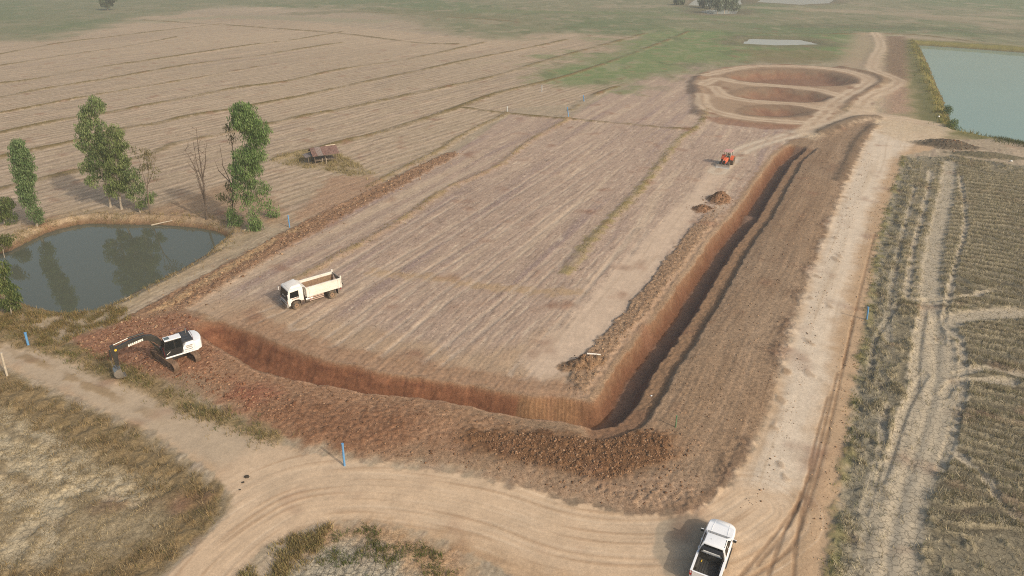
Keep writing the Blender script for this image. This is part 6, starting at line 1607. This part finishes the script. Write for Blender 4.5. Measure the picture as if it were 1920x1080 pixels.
def sheet(parent, name, mat, a, b, c, d, waves):
    """corrugated sheet between four corners: a-b lower edge, d-c upper edge"""
    a, b, c, d = map(Vector, (a, b, c, d)); nrm = (b - a).cross(d - a).normalized()
    n = waves * 4; top, bot = [], []
    m = MB(); rows_ = 5; vs = []; fs = []
    for r_ in range(rows_ + 1):
        for k in range(n + 1):
            p = lerp(lerp(a, b, k / n), lerp(d, c, k / n), r_ / rows_)
            vs.append(p + nrm * (0.022 * math.sin(k / 4 * 2 * math.pi) + 0.01 * random.uniform(-1, 1)))
    for r_ in range(rows_):
        for k in range(n):
            i = r_ * (n + 1) + k; fs.append((i, i + 1, i + n + 2, i + n + 1))
    k0 = len(vs)
    vs2 = [v - nrm * 0.008 for v in vs]
    m.add(vs + vs2, fs + [tuple(k0 + i for i in f[::-1]) for f in fs])
    return m.build(name, mat, parent)
def make_hut():
    bx, by = at(608, 303); bz = zat(bx, by)
    t = empty('field_hut', (bx, by, bz), R(28)); tag(t, 'open wooden field hut under a rusty corrugated roof in yellow grass', 'hut')
    for x, y, h in ((-1.9, -1.3, 1.75), (1.9, -1.3, 1.75), (-1.9, 1.3, 1.75), (1.9, 1.3, 1.75), (0, -1.3, 1.75), (0, 1.3, 1.75), (-3.0, -1.2, 1.5), (-3.0, 1.1, 1.5)):
        m = MB(); m.tube([(x, y, -0.1), (x + random.uniform(-.06, .06), y + random.uniform(-.06, .06), h)], 0.07, 7); m.build('post', M_wood, t)
    for y in (-1.3, 1.3):
        m = MB(); m.tube([(-2.1, y, 1.72), (2.2, y, 1.74)], 0.05, 6); m.build('beam', M_wood, t)
    m = MB(); m.tube([(-2.2, 0.15, 2.62), (2.3, 0.15, 2.66)], 0.05, 6); m.build('ridge_pole', M_wood, t)
    for x in (-1.9, 0, 1.9):
        for y in (-1.55, 1.55):
            m = MB(); m.tube([(x, y, 1.66), (x, 0.15, 2.62)], 0.04, 5); m.build('rafter', M_wood, t)
    xs = [-2.3, -1.42, -0.5, 0.42, 1.36, 2.45]
    for i in range(5):
        x0, x1 = xs[i] - 0.04, xs[i + 1] + 0.04; dz = 0.02 * (i % 2)
        mm = M_rust if i != 1 else M_greysheet
        sheet(t, 'roof_sheet', mm, (x0, -1.85 + random.uniform(-.12, .08), 1.62 + dz), (x1, -1.85 + random.uniform(-.12, .08), 1.62 + dz), (x1, 0.15, 2.70 + dz), (x0, 0.15, 2.70 + dz), 4)
        sheet(t, 'roof_sheet', M_rust if i % 2 else M_greysheet, (x1, 1.75, 1.72 + dz), (x0, 1.75, 1.72 + dz), (x0, 0.15, 2.70 + dz), (x1, 0.15, 2.70 + dz), 4)
    m = MB(); m.tube([(0.6, 0.15, 2.76), (2.4, 0.15, 2.78)], 0.08, 6); m.build('ridge_cap', M_pale_wood, t)
    sheet(t, 'lean_to_sheet', M_greysheet, (-3.5, -1.4, 1.42), (-2.1, -1.4, 1.66), (-2.1, 1.2, 1.70), (-3.5, 1.2, 1.46), 5)
    for k in range(9):
        m = MB(); m.box((-1.75 + 0.42 * k, 0.0, 0.62), (0.36, 2.5, 0.05)); m.build('floor_plank', M_wood, t)
    for y in (-1.2, 1.2):
        m = MB(); m.tube([(-2.0, y, 0.56), (2.0, y, 0.56)], 0.05, 6); m.build('floor_beam', M_wood, t)
    m = MB(); m.tube([(-0.9, -1.9, 0.0), (-0.6, -1.4, 1.0)], 0.04, 6); m.build('ladder_pole', M_pale_wood, t)
    m = MB(); m.tube([(-0.2, -2.1, 0.0), (0.1, -1.5, 0.9)], 0.04, 6); m.build('ladder_pole', M_pale_wood, t)
make_hut()
def post(name, base_px, top_px, r, mat, label, cat='post', group=None, cap=True):
    bx, by = at(*base_px); bz = zat(bx, by)
    x, z = at_Y(top_px[0], top_px[1], by)
    m = MB(); m.tube([(0, 0, -0.25), (0.5 * (x - bx), 0, 0.5 * (z - bz)), (x - bx, 0, z - bz)], r, 12)
    m.tube([(x - bx, 0, z - bz - 0.06), (x - bx, 0, z - bz + 0.02)], r * 1.15, 12)
    o = m.build(name, mat, None, smooth=True, loc=(bx, by, bz)); tag(o, label, cat, group)
G = 'blue marker pipes'
post('marker_pipe', (54, 650), (47, 624), 0.11, M_blue, 'leaning blue marker pipe beside the farm track at the left', 'pipe', G)
post('marker_pipe', (543, 426), (540, 404), 0.085, M_blue, 'blue marker pipe right of the tall two tiered tree', 'pipe', G)
post('marker_pipe', (646, 874), (642, 832), 0.085, M_blue, 'tall blue marker pipe between the brown soil and the road bend', 'pipe', G)
post('marker_pipe', (1625, 601), (1628, 576), 0.085, M_blue, 'blue marker pipe on the edge of the right stubble field', 'pipe', G)
post('marker_pipe', (1066, 221), (1064, 201), 0.10, M_blue, 'far blue marker pipe, nearer of the pair where the bunds cross', 'pipe', G)
post('marker_pipe', (1095, 190), (1094, 179), 0.12, M_blue, 'farthest blue marker pipe on the bund behind the plot', 'pipe', G)
post('marker_pipe', (951, 212), (951, 199), 0.10, M_grey, 'pale grey marker pipe on the bund in the far middle', 'pipe', G)
post('marker_pipe', (1016, 172), (1016, 160), 0.10, M_grey, 'pale grey marker pipe farthest back in the left field', 'pipe', G)
post('survey_stake', (1266, 806), (1269, 780), 0.055, M_green, 'green painted stake at the corner of the canal embankment', 'stake')
post('fence_post', (13, 704), (2, 662), 0.10, M_conc, 'leaning weathered post at the left edge below the farm track', 'post')

def log(name, a_px, b_px, r, mat, label, cat):
    a, b = at(*a_px), at(*b_px); za, zb = zat(*a), zat(*b)
    d = Vector((b[0] - a[0], b[1] - a[1], zb - za)); m = MB()
    m.tube([(0, 0, r), d * 0.5 + Vector((0, 0, r * 1.2)), d + Vector((0, 0, r))], [r, r * 0.9, r * 0.75], 8)
    o = m.build(name, mat, None, smooth=True, loc=(a[0], a[1], za)); tag(o, label, cat)
log('broken_pipe', (1100, 668), (1126, 669), 0.09, simple('broken_white_pipe', (0.74, 0.70, 0.64), 0.6, var=0.1), 'broken white pipe lying on the clods by the canal corner', 'pipe')
log('fallen_log', (281, 411), (322, 409), 0.09, M_pale_wood, 'thin pale log lying on the far bank of the pond', 'log')
log('fallen_branch', (458, 433), (473, 426), 0.07, M_pale_wood, 'short pale branch lying below the tall two tiered tree', 'branch')
log('washed_branch', (376, 424), (402, 430), 0.06, M_wood, 'dark branch lying at the right end of the pond', 'branch')
log('dry_stick', (232, 552), (242, 546), 0.05, M_pale_wood, 'short stick in the grass of the near pond bank', 'stick')
def lump(name, px, r, mat, label, cat, group=None, flat=0.5):
    x, y = at(*px); V = ICO_V * (1 + rng.uniform(-0.25, 0.25, (len(ICO_V), 1))) * np.array([r, r * 0.8, r * flat])
    o = quick_mesh(name, V, ICO_F, mat); o.location = (x, y, zat(x, y) + r * flat * 0.5); tag(o, label, cat, group)
M_dung = simple('dark_dung', (0.035, 0.028, 0.02), 0.9, var=0.2)
lump('dung_pat', (463, 896), 0.20, M_dung, 'largest and farthest of the dark dung pats on the pale road', 'dung', 'dung pats on the road')
lump('dung_pat', (456, 906), 0.12, M_dung, 'middle one of the dark dung pats on the pale road', 'dung', 'dung pats on the road')
lump('dung_pat', (450, 920), 0.09, M_dung, 'smallest and nearest of the dark dung pats on the pale road', 'dung', 'dung pats on the road')
lump('plastic_bag', (1759, 222), 0.35, M_bag, 'white plastic bag on the weedy reservoir bank', 'bag', flat=0.7)
lump('plastic_bag', (1896, 303), 0.30, M_bag, 'white plastic bag at the top edge of the stubble field', 'bag', flat=0.6)
lump('stone', (1222, 735), 0.10, M_bag, 'single white stone on the ledge of the canal', 'stone', flat=0.8)

# ------------------------------------------------------------------ haze
def make_haze():
    m = bpy.data.materials.new('haze_air'); m.use_nodes = True
    n, l = m.node_tree.nodes, m.node_tree.links
    n.remove(n['Principled BSDF'])
    pv = n.new('ShaderNodeVolumePrincipled')
    pv.inputs['Color'].default_value = (0.80, 0.83, 0.84, 1)
    pv.inputs['Density'].default_value = 0.0006
    pv.inputs['Anisotropy'].default_value = 0.2
    l.new(pv.outputs[0], n['Material Output'].inputs['Volume'])
    mb = MB(); mb.box((0, 1950, 17), (7400, 4300, 48))
    o = mb.build('haze', m); tag(o, 'thin pale haze lying over the whole plain', 'haze', kind='stuff')
make_haze()
